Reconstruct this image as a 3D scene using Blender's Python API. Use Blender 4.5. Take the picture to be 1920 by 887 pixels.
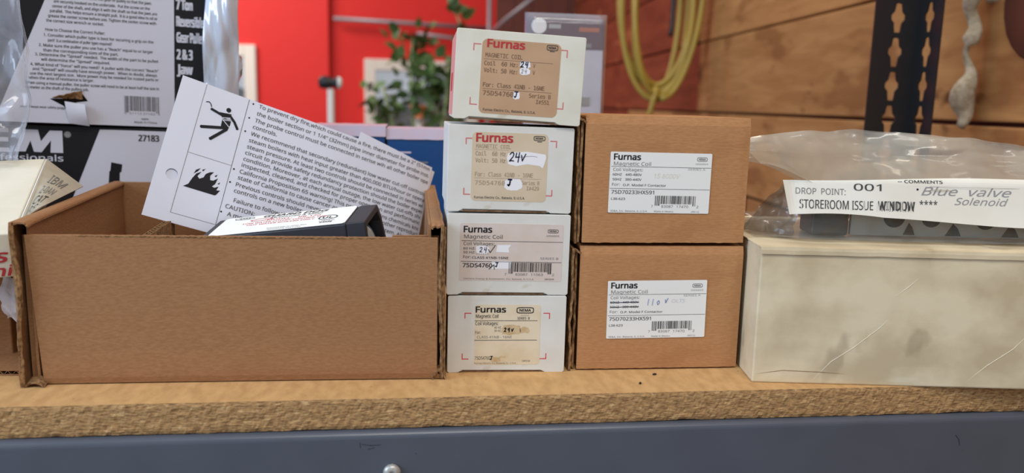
import bpy, bmesh, math, random
from mathutils import Vector, Matrix, noise
random.seed(7)
for o in list(bpy.data.objects):
    bpy.data.objects.remove(o)
SC = bpy.context.scene
COL = SC.collection
R = math.radians

# ------------------------------------------------------------------ camera
yaw, pitch, roll = R(7.305), R(9.442), R(1.34)
FW = Vector((math.sin(yaw)*math.cos(pitch), math.cos(yaw)*math.cos(pitch), -math.sin(pitch)))
RT0 = Vector((math.cos(yaw), -math.sin(yaw), 0))
UP0 = RT0.cross(FW)
RT = RT0*math.cos(roll)+UP0*math.sin(roll)
UP = UP0*math.cos(roll)-RT0*math.sin(roll)
cd = bpy.data.cameras.new('camera')
cam = bpy.data.objects.new('camera', cd)
COL.objects.link(cam)
m = Matrix((RT, UP, -FW)).transposed().to_4x4()
m.translation = Vector((0, -0.4773, 0.182))
cam.matrix_world = m
cd.sensor_width = 36
cd.lens = 1500/1920*36
cd.clip_start = 0.01
cd.dof.use_dof = True
cd.dof.focus_distance = 0.568
cd.dof.aperture_fstop = 5.8
SC.camera = cam

# ------------------------------------------------------------------ world, lamps, exposure
w = bpy.data.worlds.new('world')
SC.world = w
w.use_nodes = True
bg = w.node_tree.nodes['Background']
bg.inputs[0].default_value = (0.86, 0.91, 1.0, 1)
bg.inputs[1].default_value = 0.50

def area(name, loc, target, sx, sy, power, col):
    l = bpy.data.lights.new(name, 'AREA')
    l.shape = 'RECTANGLE'; l.size = sx; l.size_y = sy
    l.energy = power; l.color = col
    o = bpy.data.objects.new(name, l)
    COL.objects.link(o)
    o.location = loc
    o.rotation_euler = (Vector(target)-Vector(loc)).to_track_quat('-Z', 'Y').to_euler()
    return o
area('ceiling_lamp_front', (0.35, -0.85, 1.55), (0.1, 0.1, 0.0), 1.2, 0.35, 18.0, (1.0, 0.95, 0.86))
area('daylight_left', (-2.3, -0.9, 1.1), (-0.2, 0.2, 0.1), 1.3, 1.3, 52, (0.62, 0.78, 1.0))
area('ceiling_lamp_right', (0.35, 0.75, 1.7), (0.6, 1.2, 0.2), 1.0, 0.3, 11, (1.0, 0.86, 0.66))
area('red_wall_fill', (-1.5, 2.7, 1.5), (-1.0, 4.0, 0.3), 1.2, 0.6, 36, (1.0, 0.95, 0.9))  # added light on the red wall, standing in for window light
SC.view_settings.view_transform = 'Standard'
SC.view_settings.look = 'None'
SC.view_settings.exposure = 0.0
SC.view_settings.gamma = 1.0
SC.view_settings.use_curve_mapping = False

# ------------------------------------------------------------------ materials
def s2l(c):
    return tuple((x/255/12.92 if x/255 <= 0.04045 else ((x/255+0.055)/1.055)**2.4) for x in c)
MATS = {}
def mat(name, rgb, rough=0.6, metal=0.0, spec=0.5, var=None, scale=(20, 20, 20), amt=0.5, detail=4,
        bump=0.0, bscale=None, rand=0.0, spots=None, coat=0.0, lo=0.35, hi=0.65, dist=0.0):
    """base colour, mixed towards var by stretched noise; spots=(rgb, scale, threshold, amount)"""
    if name in MATS:
        return MATS[name]
    M = bpy.data.materials.new(name); M.use_nodes = True
    nt = M.node_tree; N = nt.nodes; L = nt.links
    p = N['Principled BSDF']
    p.inputs['Roughness'].default_value = rough
    p.inputs['Metallic'].default_value = metal
    p.inputs['Specular IOR Level'].default_value = spec
    p.inputs['Coat Weight'].default_value = coat
    base = (*s2l(rgb), 1)
    p.inputs['Base Color'].default_value = base
    tc = N.new('ShaderNodeTexCoord')
    def nz(sc, det, ds=0.0):
        mp = N.new('ShaderNodeMapping'); mp.inputs['Scale'].default_value = sc
        L.new(tc.outputs['Object'], mp.inputs['Vector'])
        n = N.new('ShaderNodeTexNoise'); n.inputs['Scale'].default_value = 1.0
        n.inputs['Detail'].default_value = det; n.inputs['Distortion'].default_value = ds
        L.new(mp.outputs[0], n.inputs['Vector'])
        if rand:
            oi = N.new('ShaderNodeObjectInfo')
            ml = N.new('ShaderNodeVectorMath'); ml.operation = 'SCALE'; ml.inputs[0].default_value = (37, 53, 71)
            L.new(oi.outputs['Random'], ml.inputs['Scale']); L.new(ml.outputs[0], mp.inputs['Location'])
        return n
    colr = None
    if var is not None:
        n = nz(scale, detail, dist)
        mr = N.new('ShaderNodeMapRange'); mr.inputs[1].default_value = lo; mr.inputs[2].default_value = hi
        mr.inputs[4].default_value = amt
        L.new(n.outputs['Fac'], mr.inputs[0])
        mx = N.new('ShaderNodeMix'); mx.data_type = 'RGBA'
        mx.inputs[6].default_value = base; mx.inputs[7].default_value = (*s2l(var), 1)
        L.new(mr.outputs[0], mx.inputs[0]); colr = mx.outputs[2]
    if spots:
        for (srgb, sscale, thr, sa) in spots:
            n2 = nz(sscale, 3)
            mr2 = N.new('ShaderNodeMapRange'); mr2.inputs[1].default_value = thr; mr2.inputs[2].default_value = thr+0.07
            mr2.inputs[4].default_value = sa
            L.new(n2.outputs['Fac'], mr2.inputs[0])
            mx2 = N.new('ShaderNodeMix'); mx2.data_type = 'RGBA'
            mx2.inputs[6].default_value = base; mx2.inputs[7].default_value = (*s2l(srgb), 1)
            if colr: L.new(colr, mx2.inputs[6])
            L.new(mr2.outputs[0], mx2.inputs[0]); colr = mx2.outputs[2]
    if rand:
        oi2 = N.new('ShaderNodeObjectInfo')
        mr3 = N.new('ShaderNodeMapRange'); mr3.inputs[3].default_value = 1-rand; mr3.inputs[4].default_value = 1+rand*0.5
        L.new(oi2.outputs['Random'], mr3.inputs[0])
        hs = N.new('ShaderNodeHueSaturation'); L.new(mr3.outputs[0], hs.inputs['Value'])
        hs.inputs['Color'].default_value = base
        if colr: L.new(colr, hs.inputs['Color'])
        colr = hs.outputs[0]
    if colr: L.new(colr, p.inputs['Base Color'])
    if bump:
        b = N.new('ShaderNodeBump'); b.inputs['Strength'].default_value = bump; b.inputs['Distance'].default_value = 0.001
        n3 = nz(bscale or scale, 4)
        L.new(n3.outputs['Fac'], b.inputs['Height']); L.new(b.outputs[0], p.inputs['Normal'])
    MATS[name] = M
    return M

def film(name, rgb, opacity, rough, spec=0.8):
    """thin plastic film: part see-through, part reflecting surface"""
    M = bpy.data.materials.new(name); M.use_nodes = True
    nt = M.node_tree; N = nt.nodes; L = nt.links
    p = N['Principled BSDF']; p.inputs['Base Color'].default_value = (*s2l(rgb), 1)
    p.inputs['Roughness'].default_value = rough; p.inputs['Specular IOR Level'].default_value = spec
    p.inputs['Coat Weight'].default_value = 1.0; p.inputs['Coat Roughness'].default_value = 0.06
    t = N.new('ShaderNodeBsdfTransparent')
    mx = N.new('ShaderNodeMixShader')
    lw = N.new('ShaderNodeLayerWeight'); lw.inputs[0].default_value = 0.35
    mr = N.new('ShaderNodeMapRange'); mr.inputs[3].default_value = opacity; mr.inputs[4].default_value = min(1, opacity+0.45)
    L.new(lw.outputs['Facing'], mr.inputs[0]); L.new(mr.outputs[0], mx.inputs[0])
    L.new(t.outputs[0], mx.inputs[1]); L.new(p.outputs[0], mx.inputs[2])
    L.new(mx.outputs[0], N['Material Output'].inputs['Surface'])
    return M

M_CARD = mat('cardboard', (162, 120, 84), 0.85, spec=0.2, var=(146, 105, 71), scale=(280, 280, 800), amt=0.7,
             bump=0.2, bscale=(300, 300, 900), spots=[((150, 108, 74), (25, 25, 60), 0.60, 0.35)])
M_CARDB = mat('cardboard_bright', (186, 138, 95), 0.85, spec=0.2, var=(172, 124, 82), scale=(240, 240, 700), amt=0.7,
              bump=0.25, bscale=(150, 150, 900), spots=[((165, 118, 78), (22, 22, 40), 0.58, 0.4)])
M_CARDE = mat('cardboard_raw_edge', (165, 130, 92), 0.95, spec=0.1, var=(95, 68, 45), scale=(500, 500, 300), amt=0.9, bump=0.6)
M_WHITE = mat('white_carton', (224, 226, 222), 0.55, spec=0.4, var=(210, 208, 198), scale=(45, 45, 45), amt=0.5, bump=0.05,
              spots=[((196, 186, 165), (60, 60, 90), 0.66, 0.5)])
M_WHITE2 = mat('white_carton_yellowed', (226, 226, 214), 0.55, spec=0.4, var=(212, 208, 190), scale=(40, 40, 40), amt=0.6, bump=0.05,
               spots=[((190, 175, 150), (50, 50, 80), 0.66, 0.5)])
M_CARTRAW = mat('carton_raw_edge', (150, 118, 90), 0.9, spec=0.1, var=(105, 78, 58), scale=(300, 300, 300), amt=0.8)
M_PINK = mat('pink_side_print', (226, 158, 150), 0.6, var=(220, 146, 138), scale=(30, 30, 30), amt=0.5)
M_REDP = mat('red_side_print', (190, 62, 58), 0.6)
M_CREAM = mat('aged_cream_board', (222, 209, 178), 0.75, spec=0.25, var=(196, 180, 148), scale=(20, 20, 26), amt=1.0, detail=6, lo=0.40, hi=0.62, bump=0.15,
              bscale=(120, 120, 120), spots=[((150, 134, 108), (30, 30, 18), 0.62, 0.45), ((224, 216, 190), (16, 16, 60), 0.66, 0.5)])
M_CREAM2 = mat('cream_carton', (224, 220, 204), 0.7, spec=0.3, var=(212, 206, 186), scale=(30, 30, 30), amt=0.6)
M_FLAP = mat('grey_board_flap', (184, 178, 162), 0.8, spec=0.2, var=(168, 160, 142), scale=(60, 60, 60), amt=0.6)
M_TOP = mat('particleboard_face', (214, 172, 118), 0.8, spec=0.2, var=(186, 144, 95), scale=(140, 60, 140), amt=0.7, detail=6,
            spots=[((120, 88, 58), (330, 200, 330), 0.70, 0.8)], bump=0.2, bscale=(300, 300, 300))
M_EDGE = mat('particleboard_edge', (184, 146, 100), 0.9, spec=0.15, var=(118, 90, 62), scale=(230, 300, 900), amt=0.85, detail=8,
             lo=0.42, hi=0.66, spots=[((214, 180, 130), (120, 300, 420), 0.58, 0.6), ((74, 56, 40), (260, 300, 800), 0.66, 0.7)], bump=0.6, bscale=(260, 300, 1000))
M_BEAM = mat('blue_grey_paint', (82, 88, 100), 0.32, spec=0.6, var=(75, 81, 92), scale=(25, 25, 25), amt=0.6, bump=0.03, bscale=(400, 400, 400),
             spots=[((60, 66, 76), (90, 90, 90), 0.74, 0.7)])
M_BLACKST = mat('black_steel', (26, 27, 30), 0.45, spec=0.5)
M_BOLT = mat('worn_bolt_head', (196, 196, 192), 0.4, metal=0.4, var=(150, 150, 146), scale=(400, 400, 400), amt=0.6)
M_PAPER = mat('printer_paper', (224, 230, 246), 0.8, spec=0.2, var=(216, 223, 241), scale=(12, 12, 12), amt=0.5)
M_INK = mat('black_ink', (38, 38, 42), 0.7, spec=0.2)
M_INKD = mat('dark_grey_ink', (72, 72, 74), 0.7, spec=0.2)
M_INKG = mat('grey_ink', (128, 128, 126), 0.7, spec=0.2)
M_INKL = mat('pale_grey_ink', (172, 172, 168), 0.7, spec=0.2)
M_BRINK = mat('faded_brown_ink', (122, 96, 78), 0.7, spec=0.2)
M_BRINK2 = mat('pale_brown_ink', (168, 150, 128), 0.7, spec=0.2)
M_RED = mat('faded_red_ink', (186, 62, 66), 0.7, spec=0.2)
M_REDL = mat('pale_red_ink', (206, 122, 120), 0.7, spec=0.2)
M_REDD = mat('bright_red_ink', (205, 75, 85), 0.7, spec=0.2)
M_PEN = mat('dark_blue_pen', (40, 44, 78), 0.6, spec=0.3)
M_PENL = mat('pale_blue_pen', (140, 165, 205), 0.6, spec=0.3)
M_PENCIL = mat('pencil_line', (146, 146, 148), 0.7, spec=0.2)
M_FLUID = mat('correction_fluid', (240, 241, 246), 0.6, spec=0.3)
M_TAN = mat('tan_label', (196, 162, 130), 0.7, spec=0.25, var=(184, 150, 118), scale=(50, 50, 50), amt=0.6)
M_TANL = mat('pale_tan_label', (216, 200, 174), 0.7, spec=0.25, var=(206, 188, 160), scale=(50, 50, 50), amt=0.6)
M_PINKL = mat('pinkish_label', (218, 206, 200), 0.7, spec=0.25, var=(212, 196, 182), scale=(70, 70, 70), amt=0.7)
M_CREAML = mat('cream_label', (226, 214, 188), 0.7, spec=0.25, var=(208, 188, 150), scale=(45, 45, 45), amt=0.7, lo=0.45, hi=0.7)
M_STAIN = mat('tea_stain', (190, 158, 112), 0.7, spec=0.25, var=(214, 196, 160), scale=(120, 120, 120), amt=0.8)
M_LABEL = mat('white_label', (236, 238, 236), 0.6, spec=0.3)
M_BLACKP = mat('black_glossy_print', (18, 17, 21), 0.45, spec=0.3, var=(24, 23, 28), scale=(15, 15, 15))
M_GREYP = mat('grey_white_print', (198, 198, 208), 0.45, spec=0.4)
M_BLACKPL = mat('black_plastic', (44, 44, 50), 0.42, spec=0.5, bump=0.05, bscale=(800, 800, 800))
M_LENS = mat('silvered_lens', (205, 220, 226), 0.12, metal=0.7)
M_BLUE = mat('blue_retail_print', (18, 76, 138), 0.4, spec=0.5, var=(14, 62, 118), scale=(20, 20, 20))
M_LILAC = mat('lilac_lid_edge', (214, 212, 236), 0.3, spec=0.6, var=(222, 200, 216), scale=(40, 40, 40), amt=0.8)
M_REDW = mat('red_wall_paint', (222, 46, 40), 0.6, spec=0.3, var=(212, 40, 36), scale=(2, 2, 2), amt=0.5)
M_FRAME = mat('window_frame_paint', (226, 214, 200), 0.5)
M_PLANK = mat('bare_plank', (182, 134, 84), 0.75, spec=0.2, var=(156, 108, 64), scale=(6, 3, 45), amt=0.8, detail=6, rand=0.18, dist=0.6,
              spots=[((80, 46, 26), (9, 7, 16), 0.67, 0.85), ((128, 80, 44), (5, 3, 14), 0.55, 0.6)], bump=0.3)
M_PLANKR = mat('red_stained_plank', (140, 68, 42), 0.7, spec=0.25, var=(112, 50, 30), scale=(5, 2.5, 30), amt=0.8, detail=6, rand=0.2,
               spots=[((176, 104, 66), (4, 3, 14), 0.62, 0.6)], bump=0.3)
M_DARKW = mat('dark_timber', (104, 50, 38), 0.7, var=(84, 38, 30), scale=(4, 4, 20), rand=0.15)
M_FLOOR = mat('concrete_floor', (120, 112, 104), 0.8, var=(104, 98, 92), scale=(3, 3, 3))
M_HOSE = mat('yellow_hose', (176, 150, 64), 0.4, spec=0.5, var=(140, 118, 52), scale=(9, 9, 9))
M_ROPE = mat('off_white_rope', (196, 186, 166), 0.95, spec=0.1, var=(160, 146, 122), scale=(120, 120, 120), amt=0.9, bump=0.8, bscale=(260, 260, 260))
M_LEAF = mat('green_leaf', (74, 104, 52), 0.5, spec=0.4, var=(120, 146, 90), scale=(12, 12, 12), rand=0.45)
M_STEM = mat('pale_stem', (150, 160, 112), 0.7)
M_POT = mat('terracotta_pot', (206, 120, 66), 0.7)
M_GREYM = mat('grey_metal_pipe', (150, 140, 142), 0.4, metal=0.3)
M_LAMPW = mat('white_enamel', (238, 236, 230), 0.4)
M_HEDGE = mat('hedge_foliage', (66, 72, 48), 0.9, var=(120, 116, 92), scale=(14, 14, 14), amt=0.8)
M_DARK = mat('dark_hole', (18, 14, 12), 0.9, spec=0.1)
M_CHIP = mat('dark_wood_chip', (48, 34, 26), 0.9)
M_BROWNP = mat('brown_header_print', (92, 66, 68), 0.4)
M_ORANGE = mat('orange_print', (176, 100, 58), 0.5)
M_PACKW = mat('pale_grey_card', (206, 207, 218), 0.4, var=(176, 178, 188), scale=(30, 30, 30))
M_STEELG = mat('grey_zinc_plate', (168, 170, 162), 0.5, metal=0.1, var=(146, 148, 142), scale=(40, 40, 40))
M_SLIP = mat('form_paper', (232, 230, 220), 0.7, spec=0.3, var=(222, 218, 204), scale=(30, 30, 30), amt=0.6)
M_BAG = film('poly_bag_film', (178, 172, 158), 0.40, 0.30)
M_CLEAR = film('clear_bag_film', (200, 206, 222), 0.22, 0.10, 1.0)
M_WRAP = mat('crinkled_shrink_wrap', (206, 216, 236), 0.10, spec=0.9, var=(168, 172, 176), scale=(30, 30, 10), amt=0.8, coat=1.0)
M_GLASS = film('window_glass', (190, 200, 215), 0.10, 0.05)
M_CLAM = film('clamshell_plastic', (200, 204, 220), 0.16, 0.08)

# ------------------------------------------------------------------ mesh helpers
class MB:
    def __init__(s): s.v = []; s.f = []; s.m = []
    def add(s, vs, fs, mi=0):
        b = len(s.v); s.v += [tuple(x) for x in vs]
        s.f += [tuple(b+i for i in f) for f in fs]; s.m += [mi]*len(fs)
    def box(s, x0, x1, y0, y1, z0, z1, mi=0):
        vs = [(x, y, z) for x in (x0, x1) for y in (y0, y1) for z in (z0, z1)]
        s.add(vs, [(0, 1, 3, 2), (4, 6, 7, 5), (0, 4, 5, 1), (2, 3, 7, 6), (0, 2, 6, 4), (1, 5, 7, 3)], mi)
    def sheet(s, f, nu, nv, t, mi=0, hole=None):
        """closed shell: f(u,v) -> Vector for u,v in 0..1, thickness t along the negative normal"""
        P = [[Vector(f(i/nu, j/nv)) for j in range(nv+1)] for i in range(nu+1)]
        Q = []
        for i in range(nu+1):
            row = []
            for j in range(nv+1):
                a = P[min(i+1, nu)][j]-P[max(i-1, 0)][j]; b = P[i][min(j+1, nv)]-P[i][max(j-1, 0)]
                n = a.cross(b)
                if n.length > 1e-14: n.normalize()
                row.append(P[i][j]-n*t)
            Q.append(row)
        w_ = nv+1
        vs = [p for r_ in P for p in r_]+[q for r_ in Q for q in r_]
        k = (nu+1)*w_
        fs = []
        for i in range(nu):
            for j in range(nv):
                a = i*w_+j
                fs.append((a, a+w_, a+w_+1, a+1)); fs.append((k+a, k+a+1, k+a+w_+1, k+a+w_))
        for i in range(nu):
            a = i*w_; fs.append((a, k+a, k+a+w_, a+w_)); a = i*w_+nv; fs.append((a, a+w_, k+a+w_, k+a))
        for j in range(nv):
            a = j; fs.append((a, a+1, k+a+1, k+a)); a = nu*w_+j; fs.append((a, k+a, k+a+1, a+1))
        s.add(vs, fs, mi)
    def film(s, f, nu, nv, mi=0):
        P = [f(i/nu, j/nv) for i in range(nu+1) for j in range(nv+1)]
        w_ = nv+1
        s.add(P, [(i*w_+j, (i+1)*w_+j, (i+1)*w_+j+1, i*w_+j+1) for i in range(nu) for j in range(nv)], mi)
    def tube(s, path, rad, seg=10, mi=0, cap=True):
        path = [Vector(p) for p in path]; n = len(path)
        vs = []; prev = None
        for i, p in enumerate(path):
            d = (path[min(i+1, n-1)]-path[max(i-1, 0)]).normalized()
            if prev is None:
                a = d.orthogonal().normalized()
            else:
                a = (prev-d*prev.dot(d)).normalized()
            prev = a; b = d.cross(a)
            r_ = rad[i] if isinstance(rad, (list, tuple)) else rad
            vs += [p+(a*math.cos(2*math.pi*k/seg)+b*math.sin(2*math.pi*k/seg))*r_ for k in range(seg)]
        fs = [(i*seg+k, i*seg+(k+1) % seg, (i+1)*seg+(k+1) % seg, (i+1)*seg+k) for i in range(n-1) for k in range(seg)]
        if cap:
            fs += [tuple(range(seg))[::-1], tuple((n-1)*seg+k for k in range(seg))]
        s.add(vs, fs, mi)
    def prism(s, pts, mapf, h0, h1, mi=0):
        """polygon pts (x,y) extruded from h0 to h1 through mapf(x,y,h)"""
        n = len(pts)
        vs = [mapf(x, y, h0) for x, y in pts]+[mapf(x, y, h1) for x, y in pts]
        fs = [tuple(range(n))[::-1], tuple(range(n, 2*n))]+[(i, (i+1) % n, n+(i+1) % n, n+i) for i in range(n)]
        s.add(vs, fs, mi)
    def lathe(s, prof, c, axis='Z', seg=20, mi=0):
        vs = []
        for (r_, h) in prof:
            for k in range(seg):
                a = 2*math.pi*k/seg; x, y = r_*math.cos(a), r_*math.sin(a)
                q = {'Z': (x, y, h), 'Y': (x, h, y), 'X': (h, x, y)}[axis]
                vs.append((c[0]+q[0], c[1]+q[1], c[2]+q[2]))
        n = len(prof)
        fs = [(i*seg+k, i*seg+(k+1) % seg, (i+1)*seg+(k+1) % seg, (i+1)*seg+k) for i in range(n-1) for k in range(seg)]
        fs += [tuple(range(seg))[::-1], tuple((n-1)*seg+k for k in range(seg))]
        s.add(vs, fs, mi)
    def build(s, name, mats, parent=None, smooth=False, bevel=0.0, fix=True):
        me = bpy.data.meshes.new(name)
        me.from_pydata(s.v, [], s.f)
        if not isinstance(mats, (list, tuple)): mats = [mats]
        for x in mats: me.materials.append(x)
        me.polygons.foreach_set('material_index', s.m)
        if fix:
            bm = bmesh.new(); bm.from_mesh(me)
            bmesh.ops.recalc_face_normals(bm, faces=bm.faces); bm.to_mesh(me); bm.free()
        if smooth: me.polygons.foreach_set('use_smooth', [True]*len(me.polygons))
        me.update()
        o = bpy.data.objects.new(name, me); COL.objects.link(o)
        if parent: o.parent = parent
        if bevel:
            b = o.modifiers.new('bevel', 'BEVEL'); b.width = bevel; b.segments = 3; b.limit_method = 'ANGLE'
        return o
def tag(o, label=None, cat=None, group=None, kind=None):
    if label: o['label'] = label
    if cat: o['category'] = cat
    if group: o['group'] = group
    if kind: o['kind'] = kind
    return o
def empty(name, loc=(0, 0, 0), rot=(0, 0, 0)):
    o = bpy.data.objects.new(name, None); COL.objects.link(o)
    o.location = loc; o.rotation_euler = rot; o.empty_display_size = 0.02
    return o
def nz(x, y, z=0.0): return noise.noise(Vector((x, y, z)))
def facets(x, y, z=0.0):
    d, _ = noise.voronoi(Vector((x, y, z)))
    return d[0]

# ------------------------------------------------------------------ lettering
import os
def blender_font(fn):
    # typeface that ships with Blender itself; falls back to the built-in one
    try:
        return bpy.data.fonts.load(os.path.join(bpy.utils.resource_path('LOCAL'), 'datafiles', 'fonts', fn))
    except Exception:
        return None
F_SANS = blender_font('NotoSansHebrew-Regular.woff2'); F_MONO = blender_font('DejaVuSansMono.woff2')
GC = {}
def glyph(st, bold=0.0, shear=0.0, mono=False):
    key = (st, bold, shear, mono)
    if key in GC: return GC[key]
    c = bpy.data.curves.new('t', 'FONT'); c.body = st; c.size = 1.0;  c.shear = shear
    c.resolution_u = 3; c.fill_mode = 'FRONT'
    fnt = F_MONO if mono else F_SANS
    if fnt: c.font = fnt
    o = bpy.data.objects.new('t', c)
    me = o.to_mesh()
    vs = [(v.co.x, v.co.y) for v in me.vertices]; fs = [tuple(p.vertices) for p in me.polygons]
    o.to_mesh_clear(); bpy.data.objects.remove(o); bpy.data.curves.remove(c)
    GC[key] = (vs, fs)
    return GC[key]
_h = glyph('H'); CAP = max(y for x, y in _h[0])
STROKES = {
 '2': [[(0, .75), (.15, .95), (.4, 1), (.55, .8), (.45, .5), (.15, .15), (0, 0), (.3, .06), (.62, .02)]],
 '4': [[(.1, .95), (.02, .45), (.55, .5)], [(.5, 1), (.42, -.1)]],
 'v': [[(0, .7), (.2, .05), (.6, .85)]],
 'V': [[(0, .8), (.2, .05), (.75, 1.1)]],
 'J': [[(.0, 1), (.75, 1)], [(.48, 1), (.42, .25), (.25, 0), (.02, .18)]],
 '1': [[(.1, 1), (0, 0)]],
 '0': [[(.25, .7), (.02, .45), (.2, .05), (.5, .3), (.45, .65), (.25, .7)]],
}
class Print:
    """flat print in label units (x right, y down when ydown) laid on a surface by mapf(x_m, y_m, h)"""
    def __init__(s, unit, H=0.0, ydown=True):
        s.u = unit; s.H = H; s.yd = ydown; s.mb = {}; s.mats = []
        s.items = []
    def _m(s, M):
        if M not in s.mats: s.mats.append(M)
        return s.mats.index(M)
    def _pt(s, x, y): return (x*s.u, ((s.H-y) if s.yd else y)*s.u)
    def raw(s, vs, fs, M, layer=1): s.items.append(([s._pt(x, y) for x, y in vs], fs, s._m(M), layer))
    def poly(s, pts, M, layer=1): s.raw(pts, [tuple(range(len(pts)))], M, layer)
    def rect(s, x0, y0, x1, y1, M, layer=1): s.poly([(x0, y0), (x1, y0), (x1, y1), (x0, y1)], M, layer)
    def text(s, st, x, y, cap, M, w=None, bold=0.0, shear=0.0, mono=False, xmax=None, layer=2):
        sg = -1 if s.yd else 1
        if bold > 0:
            d = bold*cap/CAP*0.8
            sh_ = [(-d, 0), (d, 0)] if bold < .016 else [(-d, -d*.6), (d, -d*.6), (-d, d*.6), (d, d*.6), (0, 0)]
            for i, (dx, dy) in enumerate(sh_):
                s.text(st, x+dx, y+dy, cap, M, w, 0.0, shear, mono, xmax, layer+0.2*i)
            return
        if mono:
            pitch = w/len(st)
            for i, ch in enumerate(st):
                if ch == ' ': continue
                vs, fs = glyph(ch, bold, shear, True)
                if not vs: continue
                x0 = min(a for a, b in vs); x1 = max(a for a, b in vs)
                k = min(cap/CAP*1.1, pitch*0.86/max(x1-x0, 0.3))
                off = (pitch-(x1-x0)*k)/2
                s.raw([(x+i*pitch+off+(a-x0)*k, y+sg*b*cap/CAP) for a, b in vs], fs, M, layer)
            return
        vs, fs = glyph(st, bold, shear)
        if not vs: return
        x0 = min(a for a, b in vs); x1 = max(a for a, b in vs)
        kx = w/(x1-x0) if w else cap/CAP
        P = [(x+(a-x0)*kx, y+sg*b*cap/CAP) for a, b in vs]
        if xmax is not None: fs = [f for f in fs if all(P[i][0] < xmax for i in f)]
        s.raw(P, fs, M, layer)
    def line(s, pts, wd, M, layer=2):
        for a, b in zip(pts[:-1], pts[1:]):
            dx, dy = b[0]-a[0], b[1]-a[1]; l = math.hypot(dx, dy) or 1
            nx, ny = -dy/l*wd/2, dx/l*wd/2; ex, ey = dx/l*wd*.3, dy/l*wd*.3
            s.poly([(a[0]-ex+nx, a[1]-ey+ny), (b[0]+ex+nx, b[1]+ey+ny), (b[0]+ex-nx, b[1]+ey-ny), (a[0]-ex-nx, a[1]-ey-ny)], M, layer)
    def hand(s, st, x, y, h, wd, M, step=0.85, slant=0.1, layer=3):
        for ch in st:
            for pl in STROKES.get(ch, []):
                pts = [(x+(px+slant*py)*h*.8, y+(-py if s.yd else py)*h) for px, py in pl]
                sm = []
                for i in range(len(pts)-1):
                    for t in (0, .5): sm.append((pts[i][0]*(1-t)+pts[i+1][0]*t, pts[i][1]*(1-t)+pts[i+1][1]*t))
                sm.append(pts[-1]); s.line(sm, wd, M, layer)
            x += h*step
    def ring(s, cx, cy, rx, ry, wd, M, n=28, p=2.0, layer=2):
        def q(a, k):
            c, d = math.cos(a), math.sin(a)
            return (cx+(rx-k)*math.copysign(abs(c)**(2/p), c), cy+(ry-k)*math.copysign(abs(d)**(2/p), d))
        vs = []; fs = []
        for i in range(n):
            a = 2*math.pi*i/n; vs += [q(a, 0), q(a, wd)]
        for i in range(n):
            j = (i+1) % n; fs.append((2*i, 2*j, 2*j+1, 2*i+1))
        s.raw(vs, fs, M, layer)
    def blob(s, cx, cy, rx, ry, M, n=26, jag=0.12, seed=0, p=3.0, layer=1):
        rr = random.Random(seed); pts = []
        for i in range(n):
            a = 2*math.pi*i/n; c, d = math.cos(a), math.sin(a); k = 1+rr.uniform(-jag, jag)
            pts.append((cx+rx*k*math.copysign(abs(c)**(2/p), c), cy+ry*k*math.copysign(abs(d)**(2/p), d)))
        s.poly(pts, M, layer)
    def barcode(s, x0, x1, y0, y1, ylong, M, seed=1, layer=2):
        rr = random.Random(seed); x = x0; wmod = (x1-x0)/100.0; i = 0
        while x < x1:
            b = wmod*rr.choice([1, 1, 1.4, 2, 2.6]); g = wmod*rr.choice([1, 1, 1.5, 2, 2.4])
            f = (x-x0)/(x1-x0)
            yy = ylong if (f < 0.10 or f > 0.90) else y1
            s.rect(x, y0, min(x+b, x1), yy, M, layer); x += b+g
    def nema(s, cx, cy, wd, ht, M, MB_=None):
        s.ring(cx, cy, wd/2, ht/2, ht*.13, M, p=5.0)
        s.text('NEMA', cx-wd*.33, cy+ht*.2, ht*.42, M, w=wd*.66, bold=.03)
    def mark(s, x, y, dx, dy, M, wd=12):
        s.rect(min(x, x+dx), y-wd/2, max(x, x+dx), y+wd/2, M); s.rect(x-wd/2, min(y, y+dy), x+wd/2, max(y, y+dy), M)
    def build(s, name, parent, mapf, eps=0.00006):
        mb = MB()
        for vs, fs, mi, layer in s.items:
            mb.add([mapf(x, y, eps*layer) for x, y in vs], fs, mi)
        o = mb.build(name, s.mats, parent, fix=False)
        return o
def front(ox, oz, oy=0.0, rot=0.0):
    c, d = math.cos(rot), math.sin(rot)
    return lambda x, y, h: (ox+x*c-y*d, oy-h, oz+x*d+y*c)
def rrect(x0, y0, x1, y1, r, n=5):
    pts = []
    for cx, cy, a0 in ((x1-r, y1-r, 0), (x0+r, y1-r, 90), (x0+r, y0+r, 180), (x1-r, y0+r, 270)):
        for i in range(n+1):
            a = R(a0+90*i/n); pts.append((cx+r*math.cos(a), cy+r*math.sin(a)))
    return pts
# ================================================================== SETTING
def wbuild(mb, name, mats, parent, **kw):
    """mesh written in world coordinates, hung under an unrotated parent"""
    l = parent.location
    mb.v = [(a[0]-l[0], a[1]-l[1], a[2]-l[2]) for a in mb.v]
    return mb.build(name, mats, parent, **kw)
FLOOR = -1.15
mb = MB(); mb.box(-3.2, 1.3, -2.5, 4.6, FLOOR-0.05, FLOOR)
tag(mb.build('floor', M_FLOOR), kind='structure')
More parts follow.
